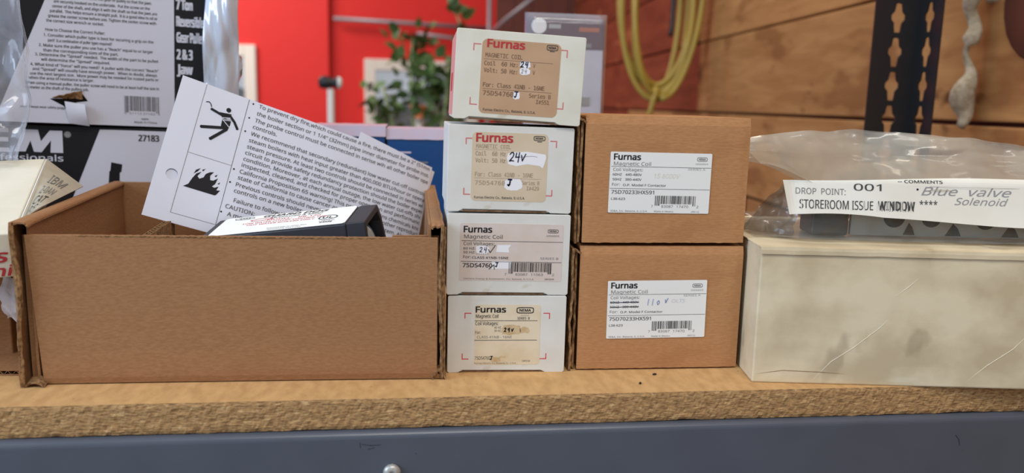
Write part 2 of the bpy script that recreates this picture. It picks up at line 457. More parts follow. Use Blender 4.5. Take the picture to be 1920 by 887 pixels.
# left red wall with an opening for window_1
mb = MB()
for b in ((-3.2, -1.55, FLOOR, 2.2), (-0.835, -0.44, FLOOR, 2.2), (-1.55, -0.835, 0.434, 2.2), (-1.55, -0.835, FLOOR, -0.35)):
    mb.box(b[0], b[1], 4.0, 4.1, b[2], b[3])
tag(mb.build('wall_back', M_REDW), kind='structure')
def window(name, loc, rz, x0, x1, z0, z1, fw, mid):
    t = empty(name, loc, (0, 0, rz)); tag(t, kind='structure')
    for a in ((x0-fw, x0, z0-fw, z1+fw), (x1, x1+fw, z0-fw, z1+fw), (x0, x1, z1, z1+fw), (x0, x1, z0-fw, z0)):
        q = MB(); q.box(a[0], a[1], -0.03, 0.06, a[2], a[3]); q.build('window_frame', M_FRAME, t, bevel=0.004)
    n = len(mid)-1
    for i in range(n):
        q = MB(); q.box(mid[i]+0.012, mid[i+1]-0.012, 0.020, 0.026, z0, z1); q.build('pane', M_GLASS, t)
        if i: q = MB(); q.box(mid[i]-0.012, mid[i]+0.012, 0.0, 0.05, z0, z1); q.build('mullion', M_FRAME, t)
    return t
window('window_1', (0, 4.0, 0), 0, -1.55, -0.875, -0.35, 0.395, 0.06, [-1.56, -1.2, -0.865])
# right red wall, turned a little, with window_2
RW = (-0.44, 4.05, 0); RY = R(6.5)
mb = MB()
for b in ((0.0, 0.20, FLOOR, 2.2), (0.80, 0.92, FLOOR, 2.2), (0.20, 0.80, 0.40, 2.2), (0.20, 0.80, FLOOR, -0.4)):
    mb.box(b[0], b[1], 0, 0.1, b[2], b[3])
o = tag(mb.build('wall_far', M_REDW), kind='structure'); o.location = RW; o.rotation_euler[2] = RY
window('window_2', RW, RY, 0.245, 0.76, -0.36, 0.345, 0.06, [0.235, 0.77])
# dark timber end wall between red wall and plank wall
o = empty('wall_end', (RW[0]+0.92*math.cos(RY), RW[1]+0.92*math.sin(RY), FLOOR)); tag(o, kind='structure')
for i in range(5):
    q = MB(); q.box(i*0.105, i*0.105+0.102, 0, 0.03, 0, 3.3); q.build('plank', M_DARKW, o, bevel=0.003)
# plank wall along the right side
WD = Vector((0.0563, 0.9984, 0)); W0 = Vector((0.7656, 1.3033, 0))
wr = MB(); wr.box(-2.2, 2.9, 0.021, 0.06, FLOOR, 2.0)
wall = wr.build('wall_right', M_DARKW)
tag(wall, kind='structure')
# local x runs away from the camera along the wall, local -y... faces the room
wall.matrix_world = Matrix(((WD.x, WD.y, 0, W0.x), (WD.y, -WD.x, 0, W0.y), (0, 0, 1, 0), (0, 0, 0, 1)))
PH = 0.187
rows = list(range(-7, 6))
for k in rows:
    z0 = 0.17+k*PH
    j = 0.39+{0: 0.0, 1: 0.02, -1: 0.9, 2: -0.5}.get(k, random.uniform(-0.6, 0.9))
    for (a, b, mm) in ((-2.2, j-0.0015, M_PLANK), (j+0.0015, 2.9, M_PLANKR)):
        q = MB()
        dz = random.uniform(-0.002, 0.002); dy = random.uniform(-0.003, 0.002)
        q.box(a, b, dy, 0.021, z0+0.003, min(z0+PH-0.002+dz, 2.0))
        q.build('plank', mm, wall, bevel=0.003)
q = MB(); q.lathe([(0.075, 0.0), (0.07, -0.004), (0.03, -0.006), (0.004, -0.004)], (-0.93, 0.0, 0.315), 'Y', 24)
o = q.build('knot', mat('dark_knot', (84, 42, 26), 0.6, var=(56, 28, 18), scale=(20, 20, 20)), wall, smooth=True); o.scale = (1, 1, 1)
# outdoor hedge seen through the windows
mb = MB()
def hf(u, v):
    x = -2.4+3.6*u; z = -1.1+1.25*v
    return (x, 5.6+0.25*nz(x*3, z*3)+0.1*nz(x*11, z*11)+0.5*v*v, z+0.12*nz(x*4, 9)*v)
mb.sheet(hf, 70, 26, 0.5)
tag(mb.build('hedge', M_HEDGE, smooth=True), 'dull green hedge outside the far white-framed windows', 'hedge', kind='stuff')

# ------------------------------------------------------------------ shelving
fr = tag(empty('shelving_unit', (0, 0.2, FLOOR)), 'blue-grey steel shelf frame with black slotted upright by the plank wall', 'shelving')
def beamf(y_face, sgn):
    prof = [(0.0, -0.093), (0.0, -0.0245)]
    for i in range(7):
        a = R(90*i/6); prof.append((0.0045-0.0045*math.cos(a), -0.0245+0.0045*math.sin(a)))
    prof += [(0.030, -0.020), (0.030, -0.022), (0.006, -0.022), (0.002, -0.026), (0.002, -0.093)]
    q = MB(); n = len(prof)
    vs = [(x, y_face+sgn*a, z) for x in (-0.78, 0.59) for a, z in prof]
    q.add(vs, [tuple(range(n)), tuple(range(2*n-1, n-1, -1))]+[(i, (i+1) % n, n+(i+1) % n, n+i) for i in range(n)])
    return q
bo = wbuild(beamf(-0.004, 1), 'front_beam', M_BEAM, fr)
q = MB(); q.lathe([(0.0052, 0.0), (0.0056, -0.0015), (0.0048, -0.0032), (0.0028, -0.0042), (0.0014, -0.0038), (0.0008, -0.0032)], (-0.0114, -0.004, -0.0462), 'Y', 24)
o = wbuild(q, 'bolt', M_BOLT, fr, smooth=True); o['label'] = 'pale domed bolt head'
wbuild(beamf(0.447, -1), 'rear_beam', M_BEAM, fr)
M_SCUFF = mat('dark_scuff', (44, 48, 56), 0.6)
for pts in ([(-0.030, -0.0275), (-0.024, -0.0285), (-0.018, -0.0282)], [(-0.031, -0.0262), (-0.0306, -0.0300)], [(-0.022, -0.0300), (-0.026, -0.0310)], [(0.003, -0.0345), (0.0036, -0.0352)], [(0.368, -0.0335), (0.371, -0.0370), (0.372, -0.0415)]):
    q = MB(); q.tube([(x, -0.0040, z) for x, z in pts], [0.0002]+[0.00035]*(len(pts)-2)+[0.0002], 5); wbuild(q, 'scuff', M_SCUFF, bo.parent)
def post(cx, cy, sx, sy, zt):
    """slotted angle post: flange A along x (57 mm), flange B along y (38 mm); real diamond slots"""
    q = MB(); t = 0.002
    z = FLOOR; pitch = 0.0395
    def flange(width, fx):
        c0, s_ = width*0.5-0.001, 0.0085
        zz = FLOOR
        n = int((zt-FLOOR)/pitch)
        for i in range(n):
            a = FLOOR+i*pitch
            # two side strips with a keyhole/diamond opening between them, bridge at the ends
            prof = [(0.000, 0.0035), (0.004, 0.0042), (0.011, 0.0050), (0.015, 0.0086), (0.020, 0.0086), (0.024, 0.0050), (0.0325, 0.0036)]
            for sd in (-1, 1):
                pts = [((0 if sd < 0 else width), a), ((0 if sd < 0 else width), a+pitch)]
                inner = [(c0+sd*w_, a+0.003+h) for h, w_ in prof]
                pl = pts+[(c0, a+pitch)]+[(c0, a+0.0365)]+[p for p in reversed(inner)]+[(c0, a+0.003), (c0, a)]
                q.prism(pl, fx, 0, t)
    flange(0.057, lambda x, y, h: (cx+sx*x, cy+sy*h, y))
    flange(0.045, lambda x, y, h: (cx+sx*h, cy+sy*x, y))
    return q
wbuild(post(0.596, 0.432, -1, -1, 1.0), 'post', M_BLACKST, fr)
wbuild(post(0.596, -0.006, -1, 1, -0.03), 'post', M_BLACKST, fr)
wbuild(post(-0.785, 0.432, 1, -1, -0.03), 'post', M_BLACKST, fr)
wbuild(post(-0.785, -0.006, 1, 1, -0.03), 'post', M_BLACKST, fr)
# particleboard shelf: smooth top, chewed front edge
mb = MB()
NX = 900
def edge(i, j):
    x = -0.78+1.365*i/NX; v = j/8
    z = -0.0195+0.0195*v
    r_ = 0.0006*nz(x*170, z*600)+0.0004*nz(x*500, z*1200, 3)
    y = r_
    if j == 8: y = 0.0006+0.0004*nz(x*60, 1)
    if j == 0: z += 0.0005*nz(x*70, 2)+0.0007*max(0, nz(x*25, 5)); y += 0.0008
    return (x, y, z)
vs = [edge(i, j) for i in range(NX+1) for j in range(9)]
mb.add(vs, [(i*9+j, (i+1)*9+j, (i+1)*9+j+1, i*9+j+1) for i in range(NX) for j in range(8)], 1)
top = []; b = len(mb.v)
for i in range(NX+1):
    e = edge(i, 8); top += [e, (e[0], 0.012, 0.0), (e[0], 0.445, 0.0), (e[0], 0.445, -0.0195), (e[0], 0.003, -0.0195)]
e0 = edge(0, 0)
fs = [(i*5+j, (i+1)*5+j, (i+1)*5+j+1, i*5+j+1) for i in range(NX) for j in range(4)]
mb.add(top, fs, 0)
bot = []
for i in range(NX+1): bot += [edge(i, 0), (edge(i, 0)[0], 0.003, -0.0195)]
mb.add(bot, [(i*2, i*2+1, i*2+3, i*2+2) for i in range(NX)], 1)
for xx in (0, NX):
    e = edge(xx, 8); mb.add([(e[0], 0.0, -0.0195), (e[0], 0.445, -0.0195), (e[0], 0.445, 0), (e[0], 0.0, 0)], [(0, 1, 2, 3)], 1)
tag(mb.build('shelf_board', [M_TOP, M_EDGE]), 'thick tan particleboard shelf with rough chipped front edge', 'shelf')
for (x, y, a) in ((0.1665, 0.0334, 0.3), (0.1515, 0.0165, 1.1)):
    q = MB(); q.lathe([(0.0004, 0), (0.0011, 0.0004), (0.0009, 0.001), (0.0003, 0.0013)], (0, 0, 0), 'Z', 7)
    o = q.build('wood_chip', M_CHIP); o.location = (x, y, 0.0); o.scale = (1.6, 0.8, 1); o.rotation_euler[2] = a
    tag(o, 'dark crumb on the shelf close under the lower brown box' if a < 1 else 'small dark crumb near the shelf edge, farther from the brown box', 'wood chip', 'crumbs on the shelf')

# ================================================================== COIL CARTONS
def coil_box(loc, rotz, roll_, w_, h_, body, label, group):
    t = empty('coil_box', loc, (0, roll_, rotz))
    d_ = 0.085
    q = MB(); q.box(0.0004, w_-0.0004, 0.0012, d_, 0.0002, h_-0.0003); q.build('carton_body', body, t, bevel=0.0008)
    # tucked end flap with notched lower corners
    q = MB(); n0, n1 = 0.13*w_, 0.80*w_
    pts = [(0.0, 0.0010), (0.0012, 0.0), (n0-0.003, 0.0002), (n0, 0.0019), (n1, 0.0016), (n1+0.003, 0.0001), (w_-0.0012, 0.0), (w_, 0.001), (w_, h_-0.0010), (w_-0.0008, h_-0.0002), (0.0008, h_-0.0002), (0, h_-0.001)]
    q.prism(pts, front(0, 0), -0.0008, 0.0004)
    q.build('end_flap', body, t, bevel=0.0003)
    q = MB(); q.box(n0, n1, 0.0005, 0.0016, 0.0001, 0.0012); q.build('inner_tuck', M_CARTRAW, t)
    # worn crease along the top fold
    q = MB(); q.tube([(w_*i/20, 0.0004+0.0002*nz(i*.7, 3), h_-0.0034+0.0003*nz(i*.9, loc[2]*50)) for i in range(21)], 0.00035, 5)
    q.build('fold_crease', M_CREAM2, t)
    tag(t, label, 'box', group)
    return t
GRP = 'white coil cartons in the stack'
YF = 0.0462
def place_label(t, pr, name, M, W, H, ox, oz_top, h_, r, rot=0.0):
    """label sheet W x H (m) whose top-left sits ox from the left, oz_top below the top"""
    q = MB(); z = h_-oz_top-H
    f = front(ox, z, -0.0004, rot)
    q.prism(rrect(0, 0, W, H, r), f, 0.0, 0.00012)
    o = q.build(name, M, t)
    g = front(ox, z, -0.00052, rot)
    pr.build('printing', o, g)
    return o
def corner_marks(t, pts, M, ox, oz_top, h_, u, H, rot=0.0):
    for x, y, dx, dy in pts:
        q = MB(); f = front(ox, h_-oz_top-H, -0.00040, rot); k = 6
        sx = 1 if dx > 0 else -1; sy = 1 if dy > 0 else -1
        P = [(x-sx*k, y-sy*k), (x+dx, y-sy*k), (x+dx, y+sy*k), (x+sx*k, y+sy*k), (x+sx*k, y+dy), (x-sx*k, y+dy)]
        q.prism([(a*u, (H/u-b_)*u) for a, b_ in P], f, 0.0, 0.00004); q.build('corner_mark', M, t)

# bottom carton
h4 = 0.0542
t = coil_box((0.0246, YF, 0.0), R(-1.5), R(0.2), 0.0805, h4, M_WHITE, 'bottom white carton of the stack, cream label with large badge and tea stain', GRP)
u = 0.0574e-3; W, H = 780*u, 737*u; pr = Print(u, 737)
pr.text('Furnas', 12, 93, 70, M_INK, w=352, bold=.035)
pr.nema(595, 68, 205, 76, M_INK)
pr.text('MEMBER', 545, 137, 15, M_INKL, w=100); pr.text('SERIES  B', 505, 180, 30, M_INKD, w=145, bold=.01)
pr.text('Magnetic Coil', 14, 160, 42, M_INK, w=264, bold=.008)
pr.rect(0, 192, 745, 198, M_INK); pr.rect(0, 430, 745, 437, M_INKD)
pr.text('Coil Voltages:', 10, 248, 42, M_INKD, w=268, bold=.008)
pr.text('60 HZ', 235, 290, 25, M_INKD, w=75); pr.text('50 HZ', 235, 330, 25, M_INKD, w=75)
pr.blob(440, 308, 118, 60, M_STAIN, seed=3, layer=1); pr.blob(590, 310, 60, 36, M_STAIN, seed=5, jag=.2)
pr.hand('24v', 350, 328, 46, 11, M_INK, step=0.95)
pr.text('For:', 10, 355, 35, M_INKD, w=62); pr.text('CLASS 41NB - 16NE', 30, 410, 30, M_INKG, w=415)
pr.blob(255, 672, 60, 30, M_STAIN, seed=8); pr.blob(340, 640, 40, 12, M_STAIN, seed=9)
pr.text('75D54760', 10, 672, 40, M_INKD, w=180); pr.hand('J', 192, 672, 40, 11, M_INK)
pr.text('Furnas Electric Co. Batavia, IL, U.S.A.', 5, 725, 18, M_INKG, w=500); pr.text('I#034', 575, 702, 24, M_INKG, w=95)
place_label(t, pr, 'label', M_CREAML, W, H, 0.0182, 0.0063, h4, 0.0022)
corner_marks(t, [(-115, 105, 75, 65), (888, 105, -75, 70), (-140, 665, 75, -68), (860, 665, -75, -68)], M_REDD, 0.0182, 0.0063, h4, u, H)
# third carton
h3 = 0.0552
t = coil_box((0.0234, YF-0.0008, 0.0548), R(-0.5), R(0.5), 0.0825, h3, M_WHITE, 'second carton from the bottom of the white stack, wide pinkish label with barcode', GRP)
u = 0.05535e-3; W, H = 1250*u, 705*u; pr = Print(u, 705)
pr.text('Furnas', 45, 112, 75, M_INK, w=335, bold=.035); pr.text('Magnetic Coil', 50, 186, 45, M_INKD, w=462)
pr.nema(1125, 82, 130, 46, M_INKD); pr.text('MEMBER', 1047, 150, 20, M_INKG, w=155)
pr.rect(20, 213, 1250, 219, M_INKD); pr.rect(15, 465, 1245, 471, M_INKD)
pr.text('Coil Voltages:', 45, 268, 38, M_INKD, w=372); pr.text('60 HZ:', 45, 322, 27, M_INKD, w=142, bold=.01); pr.text('50 HZ:', 45, 369, 27, M_INKD, w=142, bold=.01)
pr.blob(275, 322, 78, 54, M_FLUID, seed=2, jag=.08); pr.poly([(455, 262), (622, 258), (590, 300), (600, 352), (440, 348)], M_FLUID)
pr.hand('24', 240, 352, 60, 8, M_PEN, step=.9); pr.line([(345, 318), (368, 356), (428, 268)], 10, M_INKD)
for i in range(6): pr.line([(205+i*26, 372), (215+i*26, 374)], 6, M_INKG)
pr.text('For:', 45, 430, 36, M_INKD, w=92); pr.text('CLASS 41NB-16NE', 152, 433, 28, M_INK, w=440, bold=.015); pr.text('SERIES B', 982, 432, 26, M_INKG, w=222)
pr.text('75D54760', 42, 538, 48, M_INK, w=355, bold=.02)
pr.poly([(392, 462), (632, 460), (622, 552), (396, 556)], M_FLUID); pr.hand('J', 435, 530, 52, 12, M_PEN)
pr.line([(360, 560), (420, 505), (425, 560)], 9, M_INK)
pr.barcode(600, 1130, 475, 588, 612, M_INK, seed=4)
for st, x, ww in (('7', 552, 22), ('83087', 684, 148), ('11063', 874, 148), ('2', 1136, 24)): pr.text(st, x, 634, 28, M_INKG, w=ww)
pr.text('Siemens Energy & Automation, Inc. Batavia, IL U.S.A.', 55, 688, 20, M_INKG, w=860); pr.text('I#009', 1046, 686, 20, M_INKD, w=112)
place_label(t, pr, 'label', M_PINKL, W, H, 0.0083, 0.0063, h3, 0.0012, R(-0.4))
# second carton
h2 = 0.0572
t = coil_box((0.0232, YF+0.0004, 0.1110), R(0.0), R(0.9), 0.0832, h2, M_WHITE, 'third carton up in the white stack, pale tan label partly covered by correction fluid', GRP)
u = 0.0656e-3; W, H = 765*u, 688*u; pr = Print(u, 688)
pr.text('Furnas', 42, 95, 82, M_RED, w=362, bold=.04); pr.nema(675, 46, 118, 48, M_INK); pr.rect(655, 76, 700, 84, M_INKD)
pr.text('MAGNETIC COIL', 38, 158, 42, M_BRINK2, w=352, mono=True); pr.rect(25, 172, 370, 175, M_BRINK2)
pr.text('Coil  60 Hz', 35, 232, 46, M_BRINK2, w=305, mono=True, bold=.005); pr.text('Volt: 50 Hz', 35, 300, 46, M_BRINK2, w=305, mono=True, bold=.005)
pr.poly([(362, 205), (400, 190), (560, 182), (745, 205), (752, 235), (740, 290), (720, 345), (690, 322), (560, 308), (450, 330), (368, 312), (352, 250)], M_FLUID)
pr.hand('24v', 378, 280, 88, 11, M_PEN, step=.66); pr.line([(478, 240), (520, 236), (560, 228), (620, 226), (660, 232)], 4, M_PENCIL)
pr.text('For: Class 41NB - 16NE', 35, 440, 46, M_BRINK2, w=590, mono=True); pr.rect(30, 455, 712, 458, M_BRINK2)
pr.text('75D54760', 35, 525, 46, M_BRINK2, w=310, mono=True); pr.text('Series B', 512, 515, 42, M_BRINK2, w=182, mono=True); pr.text('I#429', 560, 570, 42, M_BRINK2, w=132, mono=True)
pr.blob(428, 515, 90, 60, M_FLUID, seed=6, jag=.07); pr.hand('J', 368, 528, 62, 15, M_PEN)
pr.text('Furnas Electric Co., Batavia, IL U.S.A.', 35, 664, 24, M_INKD, w=515, bold=.012)
place_label(t, pr, 'label', M_TANL, W, H, 0.0156, 0.0046, h2, 0.0030)
corner_marks(t, [(-60, 66, 60, 60), (850, 70, -65, 65), (-70, 625, 65, -65), (825, 622, -65, -62)], M_REDL, 0.0156, 0.0046, h2, u, H)
# top carton
h1 = 0.0572
t = coil_box((0.0262, YF-0.0006, 0.1718), R(-1.0), R(2.6), 0.0838, h1, M_WHITE2, 'topmost tilted white carton of the stack, brown label, pink side', GRP)
q = MB(); q.box(-0.0001, 0.0004, 0.004, 0.083, 0.002, h1-0.002); o = q.build('side_print', M_PINK, t); o['label'] = 'pink printed side'
q = MB(); q.box(-0.0003, 0.0001, 0.030, 0.055, 0.018, 0.030); q.build('red_patch', M_REDP, o)
u = 0.0615e-3; W, H = 832*u, 765*u; pr = Print(u, 765)
pr.text('Furnas', 55, 82, 80, M_RED, w=388, bold=.04); pr.nema(737, 44, 122, 58, M_INKD); pr.rect(712, 78, 762, 86, M_INKD)
pr.text('MAGNETIC COIL', 37, 186, 48, M_BRINK, w=395, mono=True); pr.rect(25, 204, 755, 208, M_BRINK)
pr.text('Coil  60 Hz:', 30, 268, 48, M_BRINK, w=362, mono=True, bold=.005); pr.text('Volt: 50 Hz:', 30, 340, 48, M_BRINK, w=362, mono=True, bold=.005)
pr.blob(462, 236, 56, 36, M_FLUID, seed=1, jag=.1); pr.blob(462, 306, 56, 36, M_FLUID, seed=12, jag=.1)
pr.hand('24', 415, 262, 56, 11, M_PEN, step=.85); pr.hand('24', 425, 326, 40, 5, M_PENCIL, step=.9)
pr.text('V', 545, 262, 44, M_BRINK, w=26); pr.text('V', 545, 334, 44, M_BRINK, w=26)
pr.text('For: Class 41NB - 16NE', 30, 490, 48, M_BRINK, w=655, mono=True, bold=.005); pr.rect(30, 508, 762, 512, M_BRINK)
pr.text('75D54760', 32, 576, 52, M_BRINK, w=330, mono=True, bold=.005); pr.blob(392, 560, 36, 40, M_FLUID, seed=3); pr.hand('J', 366, 580, 58, 12, M_PEN)
pr.text('Series B', 522, 572, 46, M_BRINK, w=236, mono=True); pr.text('I#551', 600, 632, 46, M_BRINK, w=146, mono=True)
pr.text('Furnas Electric Co., Batavia, IL U.S.A.', 48, 738, 25, M_INKD, w=556, bold=.012)
place_label(t, pr, 'label', M_TAN, W, H, 0.0166, 0.0056, h1, 0.0036)
corner_marks(t, [(-85, 60, 75, 70), (898, 60, -75, 75), (-92, 680, 75, -72), (895, 668, -75, -72)], M_REDL, 0.0166, 0.0056, h1, u, H)

# ================================================================== BROWN CORRUGATED BOXES
def wavy_wall(x0, t_, y0, y1, z0, z1, seed, amp=0.0012, lean=0.0):
    def f(u_, v_):
        z = z0+(z1-z0)*v_; y = y0+(y1-y0)*u_
        x = x0+lean*v_+amp*nz(z*45+seed, y*25, seed)*(1-0.8*u_)+0.5*amp*nz(z*160, y*60, seed+3)*(1-u_)
        y += 0.0012*nz(z*70, seed+7)*(1-u_)
        return (x, y, z)
    q = MB(); q.sheet(f, 12, 40, t_)
    return q
def mailer(loc, rotz, w_, d_, h_, label, seed, left_out):
    t = empty('cardboard_box', loc, (0, 0, rotz))
    q = MB(); q.box(0.0075, w_-0.003, 0.0035, d_, 0.0005, h_-0.003); q.build('box_body', M_CARDB, t, bevel=0.0006)
    q = MB()
    def ff(u_, v_):
        x = 0.0062+(w_-0.0062)*u_; z = 0.0012+(h_-0.0014)*v_
        e = min(u_, 1-u_)*w_
        y = 0.0016*math.exp(-((1-v_)*h_/0.0035)**2)+0.0006*math.exp(-(e/0.004)**2)
        if v_ == 0: z += 0.0004*nz(x*200, seed)
        return (x, y, z)
    q.sheet(ff, 50, 30, 0.0028); q.build('front_panel', M_CARDB, t, smooth=False)
    q = MB(); q.box(0.006, w_-0.0005, 0.0016, d_, h_-0.0032, h_-0.0002); q.build('lid', M_CARDB, t, bevel=0.0012)
    q = wavy_wall(0.0018 if left_out else 0.003, 0.0016, -0.0008 if left_out else 0.004, d_, 0.0, h_-0.002, seed, 0.0014)
    q.build('side_wall', M_CARDE, t)
    q = wavy_wall(0.0048, 0.0015, 0.003, d_, 0.001, h_-0.003, seed+5, 0.0008); q.build('inner_wall', M_CARDE, t)
    q = wavy_wall(w_+0.0012, 0.0016, 0.006, d_, 0.003, h_-0.012, seed+9, 0.0006); q.build('side_wall', M_CARDE, t)
    # crushed corner tab
    q = MB(); q.sheet(lambda a, b_: (0.0008+0.0062*a, 0.001+0.004*b_-0.0012*math.sin(a*3), h_-0.0022-0.0030*a*a+0.0008*nz(a*4, b_*4, seed)), 10, 6, 0.0012)
    q.build('corner_tab', M_CARDE, t)
    tag(t, label, 'box', 'brown coil boxes')
    return t
def coil_label(t, h_, ox, oz, rot, lower):
    u = 0.0547e-3; W, H = 1285*u, 748*u; pr = Print(u, 748)
    pr.text('Furnas', 45, 95, 72, M_INK, w=332, bold=.035); pr.text('Magnetic Coil', 45, 165, 45, M_INKG, w=466)
    pr.nema(1160, 72, 132, 50, M_INKG); pr.text('MEMBER', 1080, 140, 20, M_INKL, w=160)
    pr.rect(15, 176, 1280, 181, M_INKD); pr.rect(10, 446, 1280, 451, M_INKD)
    pr.text('Coil Voltages:', 40, 234, 38, M_INKG, w=372); pr.text('SERIES A', 985, 210, 25, M_INKL, w=222)
    for a, b_, y in (('60HZ', '440-480V', 290), ('50HZ', '380-440V', 350)):
        pr.text(a, 38, y, 28, M_INKD, w=112, bold=.01); pr.text(b_, 196, y, 28, M_INKD, w=205, bold=.01)
    pr.text('For:', 35, 416, 35, M_INKG, w=98); pr.text('O.P. Model F Contactor', 172, 418, 28, M_INKD, w=545, bold=.006)
    pr.text('75D70233HX591', 30, 514, 45, M_INKD, w=540, bold=.012); pr.text('L38-623', 32, 590, 28, M_INKD, w=175, bold=.006)
    pr.barcode(588, 1116, 530, 632, 654, M_INKD, seed=11)
    for st, x, ww in (('7', 542, 22), ('83087', 672, 150), ('17470', 866, 152), ('2', 1124, 26)): pr.text(st, x, 678, 30, M_INKG, w=ww)
    pr.text('SE&A, Inc. Batavia, IL U.S.A.', 30, 735, 20, M_INKG, w=470); pr.text('Made in Mexico', 585, 735, 20, M_INKG, w=245); pr.text('(9512)', 1062, 735, 20, M_INKG, w=98)
    if lower:
        for y in (278, 338):
            pr.line([(36, y), (120, y+3), (240, y-3), (405, y)], 9, M_PEN if y < 300 else M_INKD)
        pr.hand('110', 520, 318, 78, 9, M_PENL, step=.75); pr.hand('V', 745, 292, 55, 11, M_PENL)
        pr.text('OLTS', 830, 288, 45, mat('very_pale_pen', (214, 218, 226), 0.6), w=180, shear=.2)
    else:
        pr.text('15 8000V', 560, 312, 55, mat('faded_tan_pen', (230, 226, 216), 0.6), w=330, shear=.25)
    place_label(t, pr, 'label', M_LABEL, W, H, ox, oz, h_, 0.0008, rot)
t = mailer((0.1080, 0.0455, 0.0), R(-0.6), 0.1215, 0.115, 0.0880, 'lower brown corrugated box, voltages on its white label crossed out in pen', 3, True)
coil_label(t, 0.088, 0.0262, 0.0242, R(0.5), True)
t = mailer((0.1085, 0.0450, 0.0892), R(-0.2), 0.1200, 0.115, 0.0868, 'upper brown corrugated box stacked beside the white cartons, clean white label', 8, False)
coil_label(t, 0.0868, 0.0230, 0.0240, R(-0.4), False)

# ================================================================== OPEN CARDBOARD TRAY
TR = tag(empty('cardboard_tray', (-0.12, 0.155, 0)), 'open brown cardboard tray holding folded instructions', 'box')
LF = lambda y: -0.2400-0.105*(y-0.036)       # left wall line
RF = lambda y: 0.0215+0.003*(y-0.036)
HT = 0.1035
q = MB(); q.add([(LF(.038)+.002, .038, .0005), (RF(.038)-.002, .038, .0005), (RF(.276)-.002, .276, .0005), (LF(.276)+.002, .276, .0005)] +
               [(LF(.038)+.002, .038, .0032), (RF(.038)-.002, .038, .0032), (RF(.276)-.002, .276, .0032), (LF(.276)+.002, .276, .0032)],
               [(0, 1, 2, 3), (4, 7, 6, 5), (0, 4, 5, 1), (1, 5, 6, 2), (2, 6, 7, 3), (3, 7, 4, 0)])
wbuild(q, 'bottom_panel', M_CARD, TR)
def tf(u_, v_):
    z = 0.0008+0.0952*v_
    xl = -0.2285-0.0058*v_; xr = 0.0172+0.0040*math.exp(-(v_/.03)**2)
    x = xl+(xr-xl)*u_
    y = 0.0372-0.0035*(1-v_)*0.3+0.0012*math.exp(-(v_*0.095/0.003)**2)+0.0006*math.sin(u_*3.1)
    if v_ == 1: z += 0.00035*nz(x*400, 1)-0.0008*u_
    return (x, y-0.0045*u_*0.9, z)
q = MB(); q.sheet(tf, 160, 24, 0.003); wbuild(q, 'front_panel', M_CARD, TR)
q = MB(); q.sheet(lambda a, b_: (-0.2338+0.2508*a, 0.0374-0.0040*a+0.003*b_, 0.0953-0.0008*a+0.0006*abs(math.sin(a*230))+0.0003*nz(a*300, 3)), 500, 3, 0.0006)
wbuild(q, 'panel_top_edge', M_CARDE, TR)
q = MB(); q.sheet(lambda a, b_: (LF(.275)+(RF(.275)-LF(.275))*a, 0.2765+0.001*nz(a*8, b_*3), 0.0008+HT*b_), 40, 12, 0.003); wbuild(q, 'back_panel', M_CARD, TR)
def side(side_x, sg, seed, wid):
    # outer skin, rolled top and inner skin
    def fo(u_, v_):
        y = 0.0335+0.243*u_; z = 0.0006+(HT)*v_
        dent = 0.0022*math.exp(-((v_-0.55)/.22)**2)*math.exp(-u_*18)
        x = side_x(y)+sg*0+0.0010*nz(z*60, seed, y*30)*(1-u_)-sg*dent*0.6
        return (x, y+0.0010*nz(z*80, seed+4)*(1-u_), z)
    q = MB(); q.sheet(fo, 30, 40, 0.0016); wbuild(q, 'outer_wall', M_CARDE if False else M_CARD, TR)
    def fi(u_, v_):
        y = 0.0395+0.236*u_; z = 0.0034+(HT-0.004)*v_
        return (side_x(y)-sg*(wid-0.001*nz(z*40, seed)), y, z)
    q = MB(); q.sheet(fi, 20, 16, 0.0016); wbuild(q, 'inner_wall', M_CARD, TR)
    def ft(u_, v_):
        y = 0.0345+0.242*u_
        a = math.pi*v_
        x = side_x(y)-sg*(wid/2-wid/2*math.cos(a))
        crush = math.exp(-u_*40)
        return (x+0.0008*nz(v_*5, seed)*crush, y+0.0015*nz(v_*6, seed+2)*crush, HT-0.0016+0.0022*math.sin(a)**0.5+(0.0022*nz(v_*5, seed+1)-0.001)*crush)
    q = MB(); q.sheet(ft, 40, 14, 0.0012); wbuild(q, 'rolled_top', M_CARD, TR)
    # ragged raw edge on the front end of the wall
    def fe(u_, v_):
        z = 0.001+(HT-0.002)*u_; y = 0.0325+0.0010*nz(z*90, seed+6)
        lens = 0.0040*math.exp(-((u_-0.62)/.2)**2)
        x = side_x(0.034)-sg*(v_*(0.0013+0.8*lens))+0.0006*nz(z*120, v_*3, seed)
        return (x, y+0.0006*math.sin(v_*9), z)
    q = MB(); q.sheet(fe, 60, 6, 0.0012); wbuild(q, 'wall_end', M_CARDE, TR)
side(LF, -1, 11, 0.0085)
side(RF, 1, 23, 0.0085)
# dust tabs behind the front panel, corner folds at the base
for (xa, xb, s_) in ((-0.2385, -0.206, 1), (0.0185, -0.012, 2)):
    q = MB(); q.sheet(lambda a, b_: (xa+(xb-xa)*a, 0.0440+0.001*nz(a*3, b_*3, s_), 0.003+0.092*b_), 8, 10, 0.0026 if xa < 0 else -0.0026); wbuild(q, 'dust_tab', M_CARD, TR)
q = MB(); q.sheet(lambda a, b_: (-0.2390+0.0125*a, 0.0325+0.008*b_-0.001*a, 0.0008+0.0055*a*(1-a)*2+0.002*b_), 10, 4, 0.001); wbuild(q, 'corner_fold', M_CARDE, TR)
q = MB(); q.sheet(lambda a, b_: (0.0225-0.0075*a, 0.0315+0.006*b_, 0.0008+0.010*a*(1-a)*2+0.002*b_), 10, 4, 0.001); wbuild(q, 'corner_fold', M_CARDE, TR)
